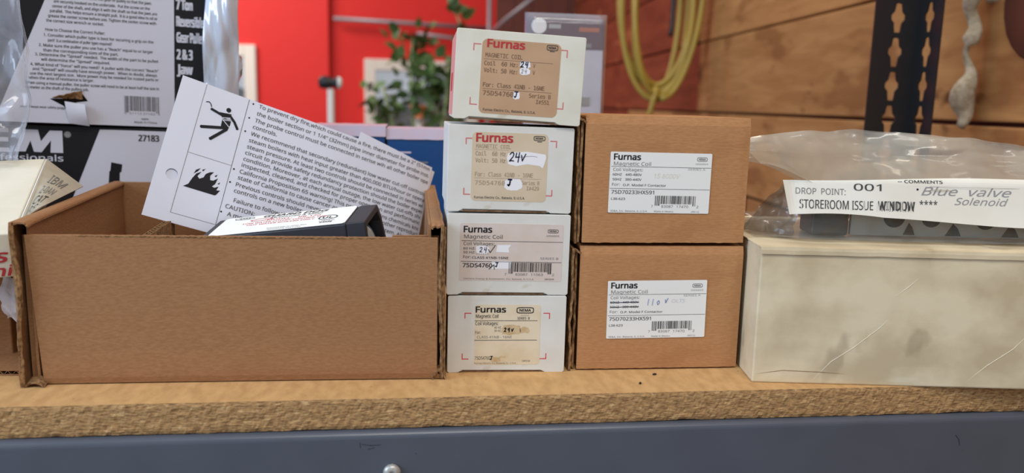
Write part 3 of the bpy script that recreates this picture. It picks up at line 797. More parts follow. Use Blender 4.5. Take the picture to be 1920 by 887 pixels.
# inner divider of corrugated board with open flutes on its top edge
def corrugated(P0, P1, height, t_, nfl, name, parent):
    P0 = Vector(P0); P1 = Vector(P1); d = P1-P0; n = Vector((d.y, -d.x, 0)).normalized(); D = Vector((0, 0, -1))
    q = MB()
    q.sheet(lambda a, b_: P0+d*a+D*height*b_+n*t_/2, 8, 4, 0.0005); q.sheet(lambda a, b_: P0+d*a+D*height*b_-n*t_/2, 8, 4, 0.0005)
    q.sheet(lambda a, b_: P0+d*a+D*height*b_+n*(t_/2-0.0005)*math.sin(a*nfl*2*math.pi), nfl*10, 2, 0.00035)
    wbuild(q, name, M_CARDE, parent)
corrugated((-0.1735, 0.062, 0.0905), (-0.1805, 0.150, 0.0900), 0.084, 0.0042, 12, 'divider', TR)

# ------------------------------------------------------------------ leaflet
LA = Vector((-0.1741, 0.1762, 0.1976)); LU = Vector((0.8829, 0.3316, -0.3325)); LV = Vector((-0.1871, -0.4011, -0.8967)); LN = LV.cross(LU).normalized()
if LN.y > 0: LN = -LN
def leafmap(off=0.0):
    def f(x, y, h):
        bend = 0.0
        if x > 0.19: bend = -((x-0.19)**2)*4.0
        bend += 0.0010*math.sin(max(0.0, x-0.03)*20)*min(1, max(0, (x-0.03)/0.05))
        p = LA+LU*x+LV*y+LN*(h+bend+off)
        return tuple(p)
    return f
lm = leafmap()
LW, LH = 0.221, 0.1136
leaf = tag(empty('instruction_sheet', tuple(LA+LV*LH)), 'white printed warning sheet with black hazard pictograms leaning in the tray', 'paper', 'instruction sheets')
q = MB()
hx, hy, hr = 0.0120, 0.0776, 0.0043
c0, c1, r0, r1 = 0.004, 0.020, 0.0696, 0.0856
def cell(x0, x1, y0, y1, nx, ny):
    def f(a, b_): return lm(x0+(x1-x0)*a, y0+(y1-y0)*b_, 0)
    q.film(f, nx, ny)
cell(0, c0, 0, LH, 1, 4); cell(c1, 0.03, 0, LH, 1, 4); cell(c0, c1, 0, r0, 1, 4); cell(c0, c1, r1, LH, 1, 2); cell(0.03, LW, 0, LH, 60, 4)
vs = []; NR = 32
for k in range(NR):
    a = 2*math.pi*k/NR; c, s_ = math.cos(a), math.sin(a); m_ = 0.008/max(abs(c), abs(s_))
    vs += [lm(hx+hr*c, hy+hr*s_, 0), lm(hx+m_*c, hy+m_*s_, 0)]
q.add(vs, [(2*k+1, 2*((k+1) % NR)+1, 2*((k+1) % NR), 2*k) for k in range(NR)])
page = wbuild(q, 'page', M_PAPER, leaf, fix=False)
so = page.modifiers.new('solid', 'SOLIDIFY'); so.thickness = 0.0002; so.offset = 1
q = MB(); lmb = leafmap(-0.0012); q.sheet(lambda a, b_: lmb(0.0006+(LW-0.002)*a, 0.0008+(LH-0.002)*b_, 0), 60, 4, -0.0002)
wbuild(q, 'back_page', M_PAPER, leaf)
pr = Print(0.001, 0, ydown=True); pr.H = 0
class LP(Print):
    def _pt(s, x, y): return (x*0.001, y*0.001)
pr = LP(0.001)
M_RULE = M_INKD
pr.rect(18.2, 0.4, 18.6, 106.2, M_INKG); pr.rect(51.6, 0.4, 52.0, 106.2, M_INKD); pr.rect(18.2, 57.2, 51.8, 57.5, M_INKG); pr.rect(18.2, 105.9, 51.8, 106.2, M_INKG)
# shocked figure
pr.blob(38.9, 14.7, 1.9, 1.9, M_INK, jag=0, p=2)
def limb(pts, wd): 
    pr.line(pts, wd, M_INK)
    for p in (pts[0], pts[-1]): pr.blob(p[0], p[1], wd/2, wd/2, M_INK, n=10, jag=0, p=2)
limb([(26.6, 18.4), (36.0, 20.6)], 2.0); pr.poly([(33.5, 18.6), (41.2, 18.2), (42.0, 20.0), (38, 22.6), (35.6, 22.5)], M_INK)
pr.line([(33.0, 19.0), (41.5, 17.6)], .8, M_INK)
limb([(41.3, 19.2), (45.2, 22.6), (48.6, 27.2)], 2.0)
pr.poly([(36.0, 23.2), (42.6, 21.8), (42.8, 26.0), (42.0, 30.6), (36.6, 31.6), (36.2, 28.0)], M_INK)
for a, b_ in (((35.6, 22.4), (41.4, 20.6)), ((36.2, 24.0), (42.6, 22.6)), ((37, 24.2), (42.6, 28.2))): pr.line([a, b_], .55, M_PAPER, layer=3)
limb([(22.8, 34.6), (37.6, 30.2)], 2.4); limb([(31.4, 41.6), (40.8, 30.6)], 2.4)
pr.line([(21.4, 14.2), (23.4, 13.4), (24.9, 14.6), (26.0, 16.6)], .7, M_INK)
# flames
pr.poly([(21.8, 84.0), (25.0, 81.2), (26.6, 76.0), (28.6, 71.6), (31.8, 69.2), (29.8, 73.4), (31.6, 75.0), (34.2, 73.0), (35.2, 69.8), (37.8, 67.6), (40.6, 66.6), (38.6, 70.2), (39.4, 73.6), (41.8, 73.2), (44.6, 70.4), (43.6, 75.6), (41.8, 78.0), (43.8, 78.4), (46.6, 76.6), (45.6, 80.0), (48.4, 79.4), (46.4, 83.4), (45.6, 84.2)], M_INK)
pr.poly([(26.6, 72.4), (27.6, 69.0), (30.6, 66.6), (29.2, 69.6)], M_INK); pr.poly([(31.8, 67.6), (34.2, 66.0), (32.8, 68.6)], M_INK); pr.poly([(41.6, 69.6), (43.6, 67.6), (43.0, 70.0)], M_INK); pr.poly([(45.2, 74.8), (46.8, 73.0), (46.6, 75.0)], M_INK)
LT = [('b', 'To prevent dry fire,which could cause a fire, there must be a 2" (51mm) minimum', 4.6),
      (0, 'the boiler section or 1 1/4" (32mm) pipe inner diameter for probe installation in', 10.9),
      ('b', 'The probe control must be connected in serise wih all other boiler operating', 16.9),
      (0, 'controls.', 22.6),
      ('b', 'We recommend that secondary (redundant) low water cut-off controls be installed', 28.6),
      (0, 'steam boilers with heat input greater than 400,000 BTU/hour or operating above', 34.3),
      (0, 'steam pressure. At least two controls should be connected in series with the', 39.8),
      (0, 'circuit to provide safety redundancy protection should the boiler experience a low', 45.1),
      (0, 'condition. Moreover, at each annual outage, the low water cut-offs should be dis', 50.4),
      (0, 'inspected, cleaned, and checked for proper operation and performance before', 55.6),
      ('b', 'California Proposition 65 warning! This product contains chemicals known to the', 61.2),
      (0, 'state of California to cause cancer and birth defects or other reproductive harm', 66.4),
      ('b', 'Previous controls should never be installed on a new system. Always install new', 72.2),
      (0, 'controls on a new boiler.', 77.4),
      (1, 'Failure to follow this warning could cause property damage, personal injury.', 85.0),
      (2, 'CAUTION:', 91.2),
      ('b', 'A more frequent replacement interval may be necessary based on the condition', 96.8)]
for k, st, v_ in LT:
    x = {1: 60.0, 2: 55.2}.get(k, 60.3-0.025*v_)
    if k == 'b': pr.blob(55.6-0.025*v_, v_-1.8, .75, .75, M_INK, n=10, jag=0, p=2)
    w_ = None
    vs_, _ = glyph(st); ln = max(a for a, b_ in vs_)*3.35/CAP*1.035
    pr.text(st, x, v_, 3.2, M_INKD, w=ln, bold=.012, xmax=219.5)
o = pr.build('printing', page, lm, eps=0.00012)
lm2 = leafmap(-0.0035)
sh2 = tag(empty('instruction_sheet', tuple(LA+LV*0.1)), 'second white sheet, only its corner showing behind the warning sheet', 'paper', 'instruction sheets')
q = MB(); Q4 = [(148, -8.0), (226, 1.5), (214, 98), (136, 90)]
def s2(a, b_):
    x = (Q4[0][0]*(1-a)+Q4[1][0]*a)*(1-b_)+(Q4[3][0]*(1-a)+Q4[2][0]*a)*b_
    y = (Q4[0][1]*(1-a)+Q4[1][1]*a)*(1-b_)+(Q4[3][1]*(1-a)+Q4[2][1]*a)*b_
    return lm2(x*.001, y*.001, 0)
q.sheet(s2, 24, 6, 0.0003); page2 = wbuild(q, 'page', M_PAPER, sh2)
pr = LP(0.001); pr.poly([(167.0, -5.4), (167.5, -5.3), (163.5, 40), (163.0, 40)], M_INKD); pr.build('printing', page2, lm2, eps=0.00018)
for o_, par in ((page, leaf), (page2, sh2)):
    for ch in o_.children:          # printing was written in world coordinates
        ch.location = tuple(-c for c in par.location)

# ------------------------------------------------------------------ black water control lying in the tray
FL_ = Vector((-0.1533, 0.120, 0.0799)); DU = (Vector((-0.0325, 0.088, 0.0974))-FL_).normalized()
DW = Vector((0.2, 0.95, 0.23)); DW = (DW-DU*DW.dot(DU)).normalized(); DN = DU.cross(DW).normalized()
dv = tag(empty('water_control', tuple(FL_-DN*0.045)), 'black plastic water cut-off control with white label in the tray', 'control box')
def dm(x, y, h): return tuple(FL_+DU*x+DW*y+DN*h)
prof = [(-0.002, -0.010), (0.001, 0.0), (0.036, 0.0), (0.0395, -0.010), (0.041, -0.05), (-0.004, -0.05)]
q = MB(); n = len(prof)
vs = [dm(x, a, h) for x in (0.0, 0.112) for a, h in prof]
q.add(vs, [tuple(range(n)), tuple(range(2*n-1, n-1, -1))]+[(i, (i+1) % n, n+(i+1) % n, n+i) for i in range(n)])
wbuild(q, 'housing', M_BLACKPL, dv, bevel=0.0015)
q = MB()
outer = [(a, h) for a, h in prof]; ca, ch_ = 0.019, -0.024
inner = [(ca+(a-ca)*.80, ch_+(h-ch_)*.80) for a, h in prof]
vs = [dm(x, a, h) for x in (0.112, 0.126) for a, h in outer]+[dm(x, a, h) for x in (0.126, 0.1125) for a, h in inner]
fs = []
for i in range(n):
    j = (i+1) % n
    fs += [(i, j, n+j, n+i), (n+i, n+j, 2*n+j, 2*n+i), (2*n+i, 2*n+j, 3*n+j, 3*n+i), (3*n+i, 3*n+j, j, i)]
q.add(vs, fs); wbuild(q, 'bezel', M_BLACKPL, dv, bevel=0.0008)
q = MB(); vs = []; fs = []
for i in range(9):
    a = math.pi/2*i/8
    for k in range(24):
        b_ = 2*math.pi*k/24
        vs.append(dm(0.113+0.011*math.sin(a), ca+0.015*math.cos(a)*math.cos(b_), ch_+0.018*math.cos(a)*math.sin(b_)))
fs = [(i*24+k, i*24+(k+1) % 24, (i+1)*24+(k+1) % 24, (i+1)*24+k) for i in range(8) for k in range(24)]
q.add(vs, fs); wbuild(q, 'lens', M_LENS, dv, smooth=True)
q = MB(); q.prism(rrect(0.006, 0.0012, 0.1110, 0.0362, 0.003), dm, 0.0, 0.0003)
lb = wbuild(q, 'label', M_LABEL, dv)
pr = Print(0.001, 0, ydown=False)
pr.text('GUARD DOG', 34, 42.6, 5.0, M_INKD, w=44, bold=.02, shear=.25); pr.ring(21, 44, 7, 3.0, .7, M_INKD); pr.text('MM', 17.5, 42.8, 2.8, M_INKD, w=7)
pr.text('McDonnell & Miller', 40, 37.6, 3.2, M_INKD, w=36, bold=.01, shear=.1)
pr.line([(27, 36.5), (32, 39.2), (40, 39.4), (42, 37.4), (36, 33.6), (29, 34.2), (27, 36.5)], .8, M_REDD)
pr.text('MODEL:   RB-120', 39, 32.2, 2.8, M_REDD, w=36, bold=.015); pr.text('LOW WATER CUTOFF CONTROL FOR', 24, 27.2, 2.6, M_REDD, w=56, bold=.015); pr.text('HOT WATER BOILERS ONLY', 28, 22.4, 2.6, M_REDD, w=45, bold=.015)
pr.ring(82, 24, 6.4, 6.0, .9, M_INKD); pr.text('UL', 78.6, 21.6, 4.8, M_INKD, w=6.6, bold=.02); pr.text('LISTED', 78, 14.2, 2.0, M_INKD, w=10); pr.text('23M6', 79, 10.2, 2.6, M_INKD, w=8, bold=.02)
pr.text('McDonnell & Miller, Inc. Chicago, Illinois', 45, 9.2, 1.6, M_INKD, w=26, bold=.01); pr.text('Patents pending, made in U.S.A.', 46, 5.6, 1.6, M_INKD, w=22, bold=.01)
o = pr.build('printing', lb, lambda x, y, h: dm(x*1.17-0.002, y*0.76-0.0016, 0.0003+h), eps=0.0001)
o.location = tuple(-c for c in dv.location)
# ================================================================== AGED CREAM BOX AND BAG ON TOP
CB = tag(empty('cream_box', (0.2285, 0.0150, 0), (0, 0, R(-7.96))), 'long stained cream cardboard box jutting over the shelf edge, bag on top', 'box')
q = MB(); q.box(0, 0.25, 0.0, 0.15, 0.0, 0.0920); q.build('box_body', M_CREAM, CB, bevel=0.0012)
q = MB()
def lidf(a, b_):
    x = -0.0006+0.2516*a
    if b_ < 0.15:
        t_ = b_/0.15; return (x, -0.0012+0.0002*nz(x*90, 2), 0.0885+0.0003*nz(x*70, 4)+0.0040*t_)
    t_ = (b_-0.15)/0.85; return (x, -0.0006+0.1520*t_, 0.0932+0.0004*nz(x*30, t_*6))
q.sheet(lidf, 90, 20, 0.0008); q.build('lid', M_CREAM, CB, smooth=False)
M_CRS = mat('cream_crease', (218, 209, 184), 0.8)
for pts in ([(0.040, 0.002), (0.052, 0.016), (0.066, 0.026), (0.082, 0.040), (0.089, 0.048)], [(0.142, 0.003), (0.156, 0.016), (0.172, 0.028), (0.184, 0.042)], [(0.088, 0.060), (0.098, 0.068), (0.106, 0.076)]):
    q = MB(); q.tube([(x, 0.0001, z) for x, z in pts], [0.0001]+[0.00035]*(len(pts)-2)+[0.0001], 6); q.build('crease', M_CRS, CB)
q = MB(); q.tube([(0.002, 0.0002, 0.006), (0.020, 0.0, 0.009), (0.045, 0.0, 0.0085), (0.062, 0.0002, 0.0075)], 0.00022, 5); q.build('crease', M_CARTRAW, CB)

BM = Matrix.Translation((0.2285, 0.0150, 0)) @ Matrix.Rotation(R(-7.96), 4, 'Z')
def on_box(name, label, cat, x, y, z, group=None):
    p = BM @ Vector((x, y, z)); o = empty(name, tuple(p), (0, 0, R(-7.96))); tag(o, label, cat, group)
    def sh(mb_): mb_.v = [(a[0]-x, a[1]-y, a[2]-z) for a in mb_.v]; return mb_
    return o, sh
ZB = 0.0945
bag, sh = on_box('poly_bag', 'crumpled see-through plastic bag of parts lying on the cream box', 'bag', 0.12, 0.05, ZB)
def ss(x): x = max(0, min(1, x)); return x*x*(3-2*x)
def fA(u_, v_):
    x = 0.004+0.236*u_
    zb = 0.1455-0.0155*ss(u_/0.22); zt = 0.1600+0.0085*math.sin(math.pi*min(1, u_*1.1)**0.8)-0.001*u_
    z = zb+(zt-zb)*v_
    y = 0.030+0.050*v_+0.010*math.sin(u_*5)*v_
    c = facets(x*20, z*42, 2.0)*0.016*(0.3+v_*(1-v_)*3)+0.005*nz(x*28, z*60)+0.0007*nz(x*150, z*200, 4)
    return (x, y+c-0.003, z+0.0015*nz(x*50, 8)*v_)
q = MB(); q.film(fA, 150, 50); sh(q).build('bag_flap', M_BAG, bag, smooth=True, fix=False)
def fA2(u_, v_):
    a = fA(u_, v_); return (a[0], a[1]+0.012+0.02*(1-v_)+0.004*nz(u_*9, v_*6, 7), a[2]-0.001)
q = MB(); q.film(fA2, 100, 30); sh(q).build('bag_back', M_BAG, bag, smooth=True, fix=False)
def fB(u_, v_):
    x = 0.006+0.234*u_
    k = ss(u_/0.16)
    z = ZB+0.0006+(0.012+0.0245*k)*v_
    y = 0.0275+0.018*(1-k)+0.012*v_-0.004*math.sin(v_*math.pi)
    c = (facets(x*70, z*80, 5.0)*0.008+0.003*nz(x*90, z*120))*(0.35+0.9*(1-k))
    return (x, y+c+0.004, z+0.003*(1-k)*nz(x*120, v_*4))
q = MB(); q.film(fB, 150, 36); sh(q).build('bag_front', film('thin_bag_film', (178, 174, 164), 0.16, 0.2), bag, smooth=True, fix=False)
def fC(u_, v_):
    x = 0.006+0.234*u_; k = ss(u_/0.16)
    return (x, 0.024+0.012*(1-k)+0.10*v_, ZB+0.0003+0.0006*abs(nz(x*60, v_*9))+0.010*v_*(1-v_)*k*0.2)
q = MB(); q.film(fC, 60, 16); sh(q).build('bag_base', M_BAG, bag, smooth=True, fix=False)
# fold at the left end, its shadow put into a darker film colour
def fold(u_, v_):
    x = 0.003+0.034*u_; z = ZB+0.0006+(0.006+0.030*ss(u_*1.3))*v_
    return (x, 0.040+0.010*(1-u_)+0.016*facets(x*90, z*90, 4)+0.003*nz(x*200, z*200), z)
q = MB(); q.film(fold, 40, 30); sh(q).build('bag_fold', film('shaded_film_fold', (132, 128, 120), 0.5, 0.25), bag, smooth=True, fix=False)
# parts inside the bag
pt, sh = on_box('valve_plate', 'grey metal plate with dark round holes inside the plastic bag', 'metal plate', 0.16, 0.046, ZB)
q = MB(); q.box(0.074, 0.232, 0.0420, 0.046, ZB+0.0012, ZB+0.020); sh(q).build('plate', M_STEELG, pt, bevel=0.0006)
for (cx, w_, h_) in ((0.104, 0.0075, 0.006), (0.130, 0.0068, 0.0055), (0.168, 0.0075, 0.006)):
    q = MB(); q.lathe([(w_, -0.0004), (w_, 0.0005)], (cx, 0.0420, ZB+0.0150), 'Y', 26); sh(q).build('hole', M_DARK, pt)
for cx, w_ in ((0.115, 0.004), (0.146, 0.0055), (0.186, 0.006), (0.206, 0.005)):
    q = MB(); P = [(cx-w_, ZB+0.0025), (cx+w_, ZB+0.0025), (cx+w_*0.5, ZB+0.008), (cx-w_*0.1, ZB+0.011)]
    q.prism(P, lambda x, y, h: (x, 0.0420-h, y), -0.0003, 0.0005); sh(q).build('cutout', M_DARK, pt)
so_, sh = on_box('solenoid_coil', 'dark block next to the holed plate inside the plastic bag', 'coil', 0.06, 0.046, ZB)
q = MB(); q.box(0.046, 0.072, 0.040, 0.066, ZB+0.001, ZB+0.022); sh(q).build('coil_block', M_BLACKST, so_, bevel=0.002)
q = MB(); q.lathe([(0.006, 0.0), (0.007, 0.003), (0.007, 0.010), (0.004, 0.011)], (0.059, 0.053, ZB+0.022), 'Z', 20); sh(q).build('core_cap', M_STEELG, so_, smooth=False)
# storeroom slip
sl, sh = on_box('storeroom_slip', 'white storeroom paper slip with stamped lettering in front of the plastic bag', 'paper', 0.10, 0.024, 0.108)
def slm(x, y, h):
    k = 0.0
    if y > 0.036: k = (y-0.036)**2*60
    yy = 0.022+y*math.sin(R(12))+k+0.0010*math.sin(x*55)+0.0015*math.exp(-((x-0.028)/.006)**2)
    return (x, yy-h, 0.098+y*math.cos(R(12))-k*0.4)
def slf(a, b_):
    x = 0.0255+0.190*a
    vb = 0.0137+0.0016*math.sin(min(1, a*3)*math.pi)-0.0052*ss((a-0.25)/0.6); vt = 0.0375+0.0050*ss(a*1.4)
    x -= 0.005*(b_)*math.exp(-a*12)
    return slm(x, vb+(vt-vb)*b_, 0)
q = MB(); q.sheet(slf, 90, 18, 0.0003); page3 = sh(q).build('slip', M_SLIP, sl, smooth=False)
pr = Print(0.001, 0, ydown=False)
pr.text('DROP  POINT:', 29.5, 28.2, 4.2, M_INKG, w=33); pr.text('001', 68, 31.6, 4.6, M_INKD, w=18.5, bold=.01)
pr.text('STOREROOM ISSUE', 32, 18.4, 6.0, M_INKD, w=49, mono=False, bold=.004); pr.text('WINDOW', 84.5, 18.6, 6.0, M_INKD, w=25, bold=.02); pr.text('****', 112.8, 20.6, 5.0, M_INKD, w=12.5)
for i in range(9): pr.rect(33+i*8.4, 18.0, 33.5+i*8.4, 24.2, M_SLIP, layer=3)
for i in range(14): pr.rect(85+i*1.8, 17.8, 85.35+i*1.8, 24.6, M_INKD if i % 3 else M_SLIP, layer=3)
pr.text('-- COMMENTS', 98, 37.6, 2.2, M_INKD, w=31, bold=.02)
pr.blob(111.5, 33.2, .8, .8, M_PEN, n=10, jag=.1, p=2); pr.text('Blue  valve', 114, 29.4, 5.6, M_PENCIL, w=61, shear=.35, bold=0); pr.text('Solenoid', 137, 23.2, 4.8, M_PENCIL, w=36, shear=.35, bold=0)
pr.rect(120, 35.2, 214, 35.45, M_INKL); 
o = pr.build('printing', page3, slm, eps=0.00012); o.location = (-0.10, -0.024, -0.108)

# ================================================================== LEFT SIDE: FLAT CARTON, SCRAPS, CLEAR BAG
E1 = Vector((-0.2462, 0.0500, 0.0950)); E0 = Vector((-0.2840, 0.1900, 0.1312))
EY = (E0-E1).normalized(); EX = Vector((0.964, 0.262, 0.05)); EX = (EX-EY*EX.dot(EY)).normalized(); EZ = EX.cross(EY)
def em(x, y, z): return tuple(E1+EX*x+EY*y+EZ*z)
fc = tag(empty('flat_carton', em(-0.07, 0.07, -0.031)), 'tilted off-white flat carton with open handwritten flap at the far left', 'box')
def wbox(x0, x1, y0, y1, z0, z1):
    q = MB(); q.box(x0, x1, y0, y1, z0, z1); q.v = [em(*p) for p in q.v]; return q
wbuild(wbox(-0.17, 0, 0.0, 0.149, -0.0300, 0.0), 'carton_body', M_CREAM2, fc, bevel=0.001)
b1 = Vector((-0.2575, 0.1900, 0.1090)); d1 = Vector((-0.2440, 0.070, 0.1045))
def fl(a, b_):
    p = (E0+EX*0.001-EZ*0.0015).lerp(b1, a)*(1-b_)+(E1+EX*0.0015+EY*0.012-EZ*0.004).lerp(d1, a)*b_
    return tuple(p+Vector((0, 0, 0.003*math.sin(a*3)*math.sin(b_*3))))
q = MB(); q.sheet(fl, 12, 24, 0.0008); flp = wbuild(q, 'side_flap', M_FLAP, fc)
pr = Print(1.0, 0, ydown=False)
def flm(x, y, h):
    p = Vector(fl(x, y)); e = 0.01
    n = (Vector(fl(x+e, y))-p).cross(Vector(fl(x, y+e))-p).normalized()
    if n.z < 0: n = -n
    return tuple(p+n*(h+0.0009))
def hw(st, a0, w_, b_, hgt, M):
    vs, fs = glyph(st, 0.0, .1); x0 = min(p[0] for p in vs); x1 = max(p[0] for p in vs)
    pr.raw([(a0+(p[0]-x0)/(x1-x0)*w_, b_-p[1]/CAP*hgt) for p in vs], fs, M, 2)
hw('IBM', 0.30, 0.48, 0.36, 0.17, M_INKG); hw('2-0AN', 0.26, 0.5, 0.56, 0.13, M_INKG); hw('CAT', 0.26, 0.5, 0.74, 0.13, M_INKD); hw('P.S', 0.28, 0.4, 0.89, 0.12, M_INKD)
o = pr.build('handwriting', flp, flm, eps=0.0002); o.location = tuple(-c for c in fc.location)
q = MB(); q.sheet(lambda a, b_: em(0.0004+0.0012*b_, 0.149*a, -0.0005-0.0085*b_*(0.35+0.65*math.sin(a*math.pi)**.7)), 20, 4, 0.0006)
wbuild(q, 'lid_lip', M_LABEL, fc)
pr = Print(0.001, 0, ydown=False)
for a in (('us', -22, -19.0, 8.5, 17), ('sni', -22.5, -28.6, 7.2, 19)):
    pr = Print(0.001, 0, ydown=False); pr.text(a[0], a[1], a[2], a[3], M_RED, w=a[4], bold=.03, shear=.25)
    o = pr.build('red_lettering', fc, lambda x, y, h: em(x, -h-0.0002, y), eps=0.0001); o.location = tuple(-c for c in fc.location)
q = MB(); q.box(-0.40, -0.272, 0.092, 0.20, 0.0, 0.0725)
o = q.build('brown_carton', M_CARD, bevel=0.001); tag(o, 'shadowed brown carton propping up the flat off-white carton', 'box')
q = MB(); q.sheet(lambda a, b_: (-0.2680+0.0150*a+0.002*nz(b_*6, 1), 0.080-0.008*math.sin(b_*3)+0.004*a, 0.032+0.030*b_-0.006*a+0.003*nz(a*4, b_*5)), 14, 18, 0.0003)
tag(q.build('paper_scrap', M_PAPER), 'small torn scrap of white paper beside the tray wall', 'paper')
# corrugated offcut lying on the shelf
cs = tag(empty('corrugated_scrap', (-0.275, 0.08, 0.0)), 'flat corrugated cardboard offcut with open flutes lying left of the tray', 'cardboard')
def arc(a): 
    x = -0.335+0.090*a
    return x, 0.0560+0.055*((a-0.9)**2)
for z in (0.0004, 0.0034):
    q = MB(); q.sheet(lambda a, b_: (arc(a)[0], arc(a)[1]+(0.105-arc(a)[1])*b_, z+0.0004), 30, 6, 0.0004); wbuild(q, 'liner', M_CARD, cs)
q = MB(); q.sheet(lambda a, b_: (arc(a)[0], arc(a)[1]+0.0004+(0.104-arc(a)[1])*b_, 0.0021+0.0012*math.sin(a*17*2*math.pi)), 200, 2, 0.0003); wbuild(q, 'fluting', M_CARDE, cs)
# clear bag standing on the flat carton, against the frame edge
cb = tag(empty('clear_bag', (-0.32, 0.165, 0.125)), 'glossy clear plastic bag hanging at the upper left edge', 'bag')
def cbag(s_):
    def f(u_, v_):
        xr = -0.2815-0.006*(1-v_)**2*2.2+0.003*math.sin(v_*5)
        x = -0.42+(xr+0.42)*u_; z = 0.131+0.18*v_
        k = (1-u_)*3
        y = 0.170+s_*0.012*math.sin(math.pi*min(1, u_*1.0))**.5
        lo = math.exp(-((v_-0.25)/.28)**2)
        y += facets(x*60, z*45, 3+s_)*0.016*lo+0.004*nz(x*50, z*30, s_)+0.003*nz(x*130, z*80, s_)*lo
        return (x, y-0.006, z)
    return f
q = MB(); q.film(cbag(-1), 70, 100); wbuild(q, 'front_film', M_CLEAR, cb, smooth=True, fix=False)
q = MB(); q.film(cbag(1), 50, 70); wbuild(q, 'back_film', M_CLEAR, cb, smooth=True, fix=False)
q = MB(); f1 = cbag(-1); q.tube([f1(1, i/40) for i in range(41)], 0.0009, 6); wbuild(q, 'side_seam', M_CLEAR, cb, smooth=True)

# ================================================================== PULLER CARTONS
pl = tag(empty('puller_carton', (-0.2253, 0.315, 0.0006), (0, R(1.3), R(8))), 'lower black and white tool carton with large letters, under the torn one', 'box', 'tool cartons on the left')
q = MB(); q.box(-0.19, 0.030, 0, 0.10, 0, 0.1502); q.build('carton_body', M_BLACKP, pl, bevel=0.001)
PM = lambda x, y, h: (x-0.0030, -h, 0.1488+y)
q = MB(); q.prism([(-0.0600, -0.0012), (0.0326, -0.0012), (0.0326, -0.145), (-0.1160, -0.145)], PM, 0, 0.00012); pan = q.build('printed_panel', M_GREYP, pl)
pr = Print(0.001, 0, ydown=False)
pr.text('27183', -27.4, -10.7, 5.6, M_INK, w=17.5, bold=.03)
pr.build('number', pan, lambda x, y, h: PM(x, y, h+0.00012), eps=0.0001)
pr = Print(0.001, 0, ydown=False)
pr.poly([(-51.4, -31.1), (-42.0, -32.9), (-43.0, -40), (-44.4, -40.6), (-45.0, -60), (-55, -60), (-53.2, -39.5), (-52.4, -39)], M_BLACKP)
pr.build('tool_picture', pan, lambda x, y, h: PM(x, y, h+0.00012), eps=0.0001)
pr = Print(0.001, 0, ydown=False)
pr.poly([(-122.3, -3.2), (-111.0, -3.2), (-109.0, -13.5), (-101.5, -3.6), (-91.2, -3.6), (-91.2, -23.7), (-101.6, -23.7), (-100.8, -12.6), (-108.8, -23.5), (-115.0, -23.3), (-117.5, -13.2), (-121.8, -23.2), (-131.0, -23.2)], M_GREYP)
pr.ring(-87, -6.8, 2.9, 2.9, 2.0, M_INKG); pr.text('R', -88.2, -8.2, 2.8, M_GREYP, w=2.4)
pr.text('OE', -168, -23.2, 20, M_GREYP, w=32, bold=.05); pr.text('professionals', -160, -31.4, 5.6, M_GREYP, w=68.6, bold=.02)
pr.build('logo', pl, PM, eps=0.0001)
pu = tag(empty('puller_carton', (-0.2253, 0.315, 0.1508), (0, R(1.6), R(12))), 'upper black and white gear puller carton, torn, covered in instructions', 'box', 'tool cartons on the left')
q = MB(); q.box(-0.19, 0.0365, 0, 0.09, 0.0012, 0.175); q.build('carton_body', M_BLACKP, pu, bevel=0.001)
PU = front(0, 0)
q = MB(); q.prism([(-0.1425, 0.0016), (0.0045, 0.0016), (0.0060, 0.174), (-0.0730, 0.174)], PU, 0, 0.00012); pan = q.build('printed_panel', M_GREYP, pu)
pr = Print(0.001, 0, ydown=False)
TL = [(-89.5, 112.0, -13.8, 'teeth of the jaws around the gear or pulley so that the jaws'), (-92.3, 107.2, -15.0, 'are securely hooked on the underside.  Put the screw on the'), (-93.7, 102.9, -9.0, 'center of the shaft, and align it with the shaft so that the jaws are'),
      (-95.5, 98.7, -8.6, 'parallel.  This helps ensure a straight pull.  It is a good idea to oil or'), (-97.2, 94.4, -10.0, 'grease the center screw before use. Tighten the center screw with'), (-98.8, 90.2, -53.0, 'the correct size wrench or socket.'),
      (-99.8, 82.3, -52.5, 'How to Choose the Correct Puller:'), (-101.2, 77.6, -12.5, '1. Consider which puller type is best for securing a grip on the'), (-98.0, 73.2, -47.0, 'part?  Is a combination of puller types required?'),
      (-105.3, 68.6, -13.0, '2. Make sure the puller you use has a "Reach" equal to or larger'), (-102.0, 64.4, -42.0, 'than the corresponding sizes of the part.'), (-108.5, 60.4, -9.0, '3. Determine the "Spread" needed.  The width of the part to be pulled'),
      (-104.0, 56.2, -49.0, 'will determine the "Spread" required.'), (-112.5, 51.6, -8.7, '4. What kind of "Force" will you need?  A puller with the correct "Reach"'), (-111.0, 47.6, -10.0, 'and "Spread" will usually have enough power.  When in doubt, always'),
      (-113.0, 43.6, -8.6, 'use the next largest size.  More power may be needed for rusted parts or'), (-114.4, 39.8, -62.5, 'when the area of resistance is larger.'), (-117.0, 35.4, -8.6, 'When using a manual puller, the puller screw will need to be at least half the size in'), (-117.0, 31.4, -67.0, 'diameter as the shaft of the pulling job.'),
      (-122.0, 14.6, -84.0, 'wear. Always wear safety goggles')]
for x0, y, x1, st in TL: pr.text(st, x0, y, 2.5 if y > 20 else 1.9, M_INK, w=x1-x0, bold=.014)
pr.barcode(-38, -8.5, 29.0, 15.5, 14.0, M_INKD, seed=21); pr.text('0  51113 27183  4', -38, 12.2, 2.0, M_INKG, w=30); pr.text('oem', -24, 7.6, 1.8, M_INKD, w=6, bold=.02); pr.text('Made in China', -30, 4.4, 1.8, M_INKD, w=19, bold=.01)
pr.build('printing', pan, lambda x, y, h: PU(x, y, h+0.00012), eps=0.0001)
pr = Print(0.001, 0, ydown=False)
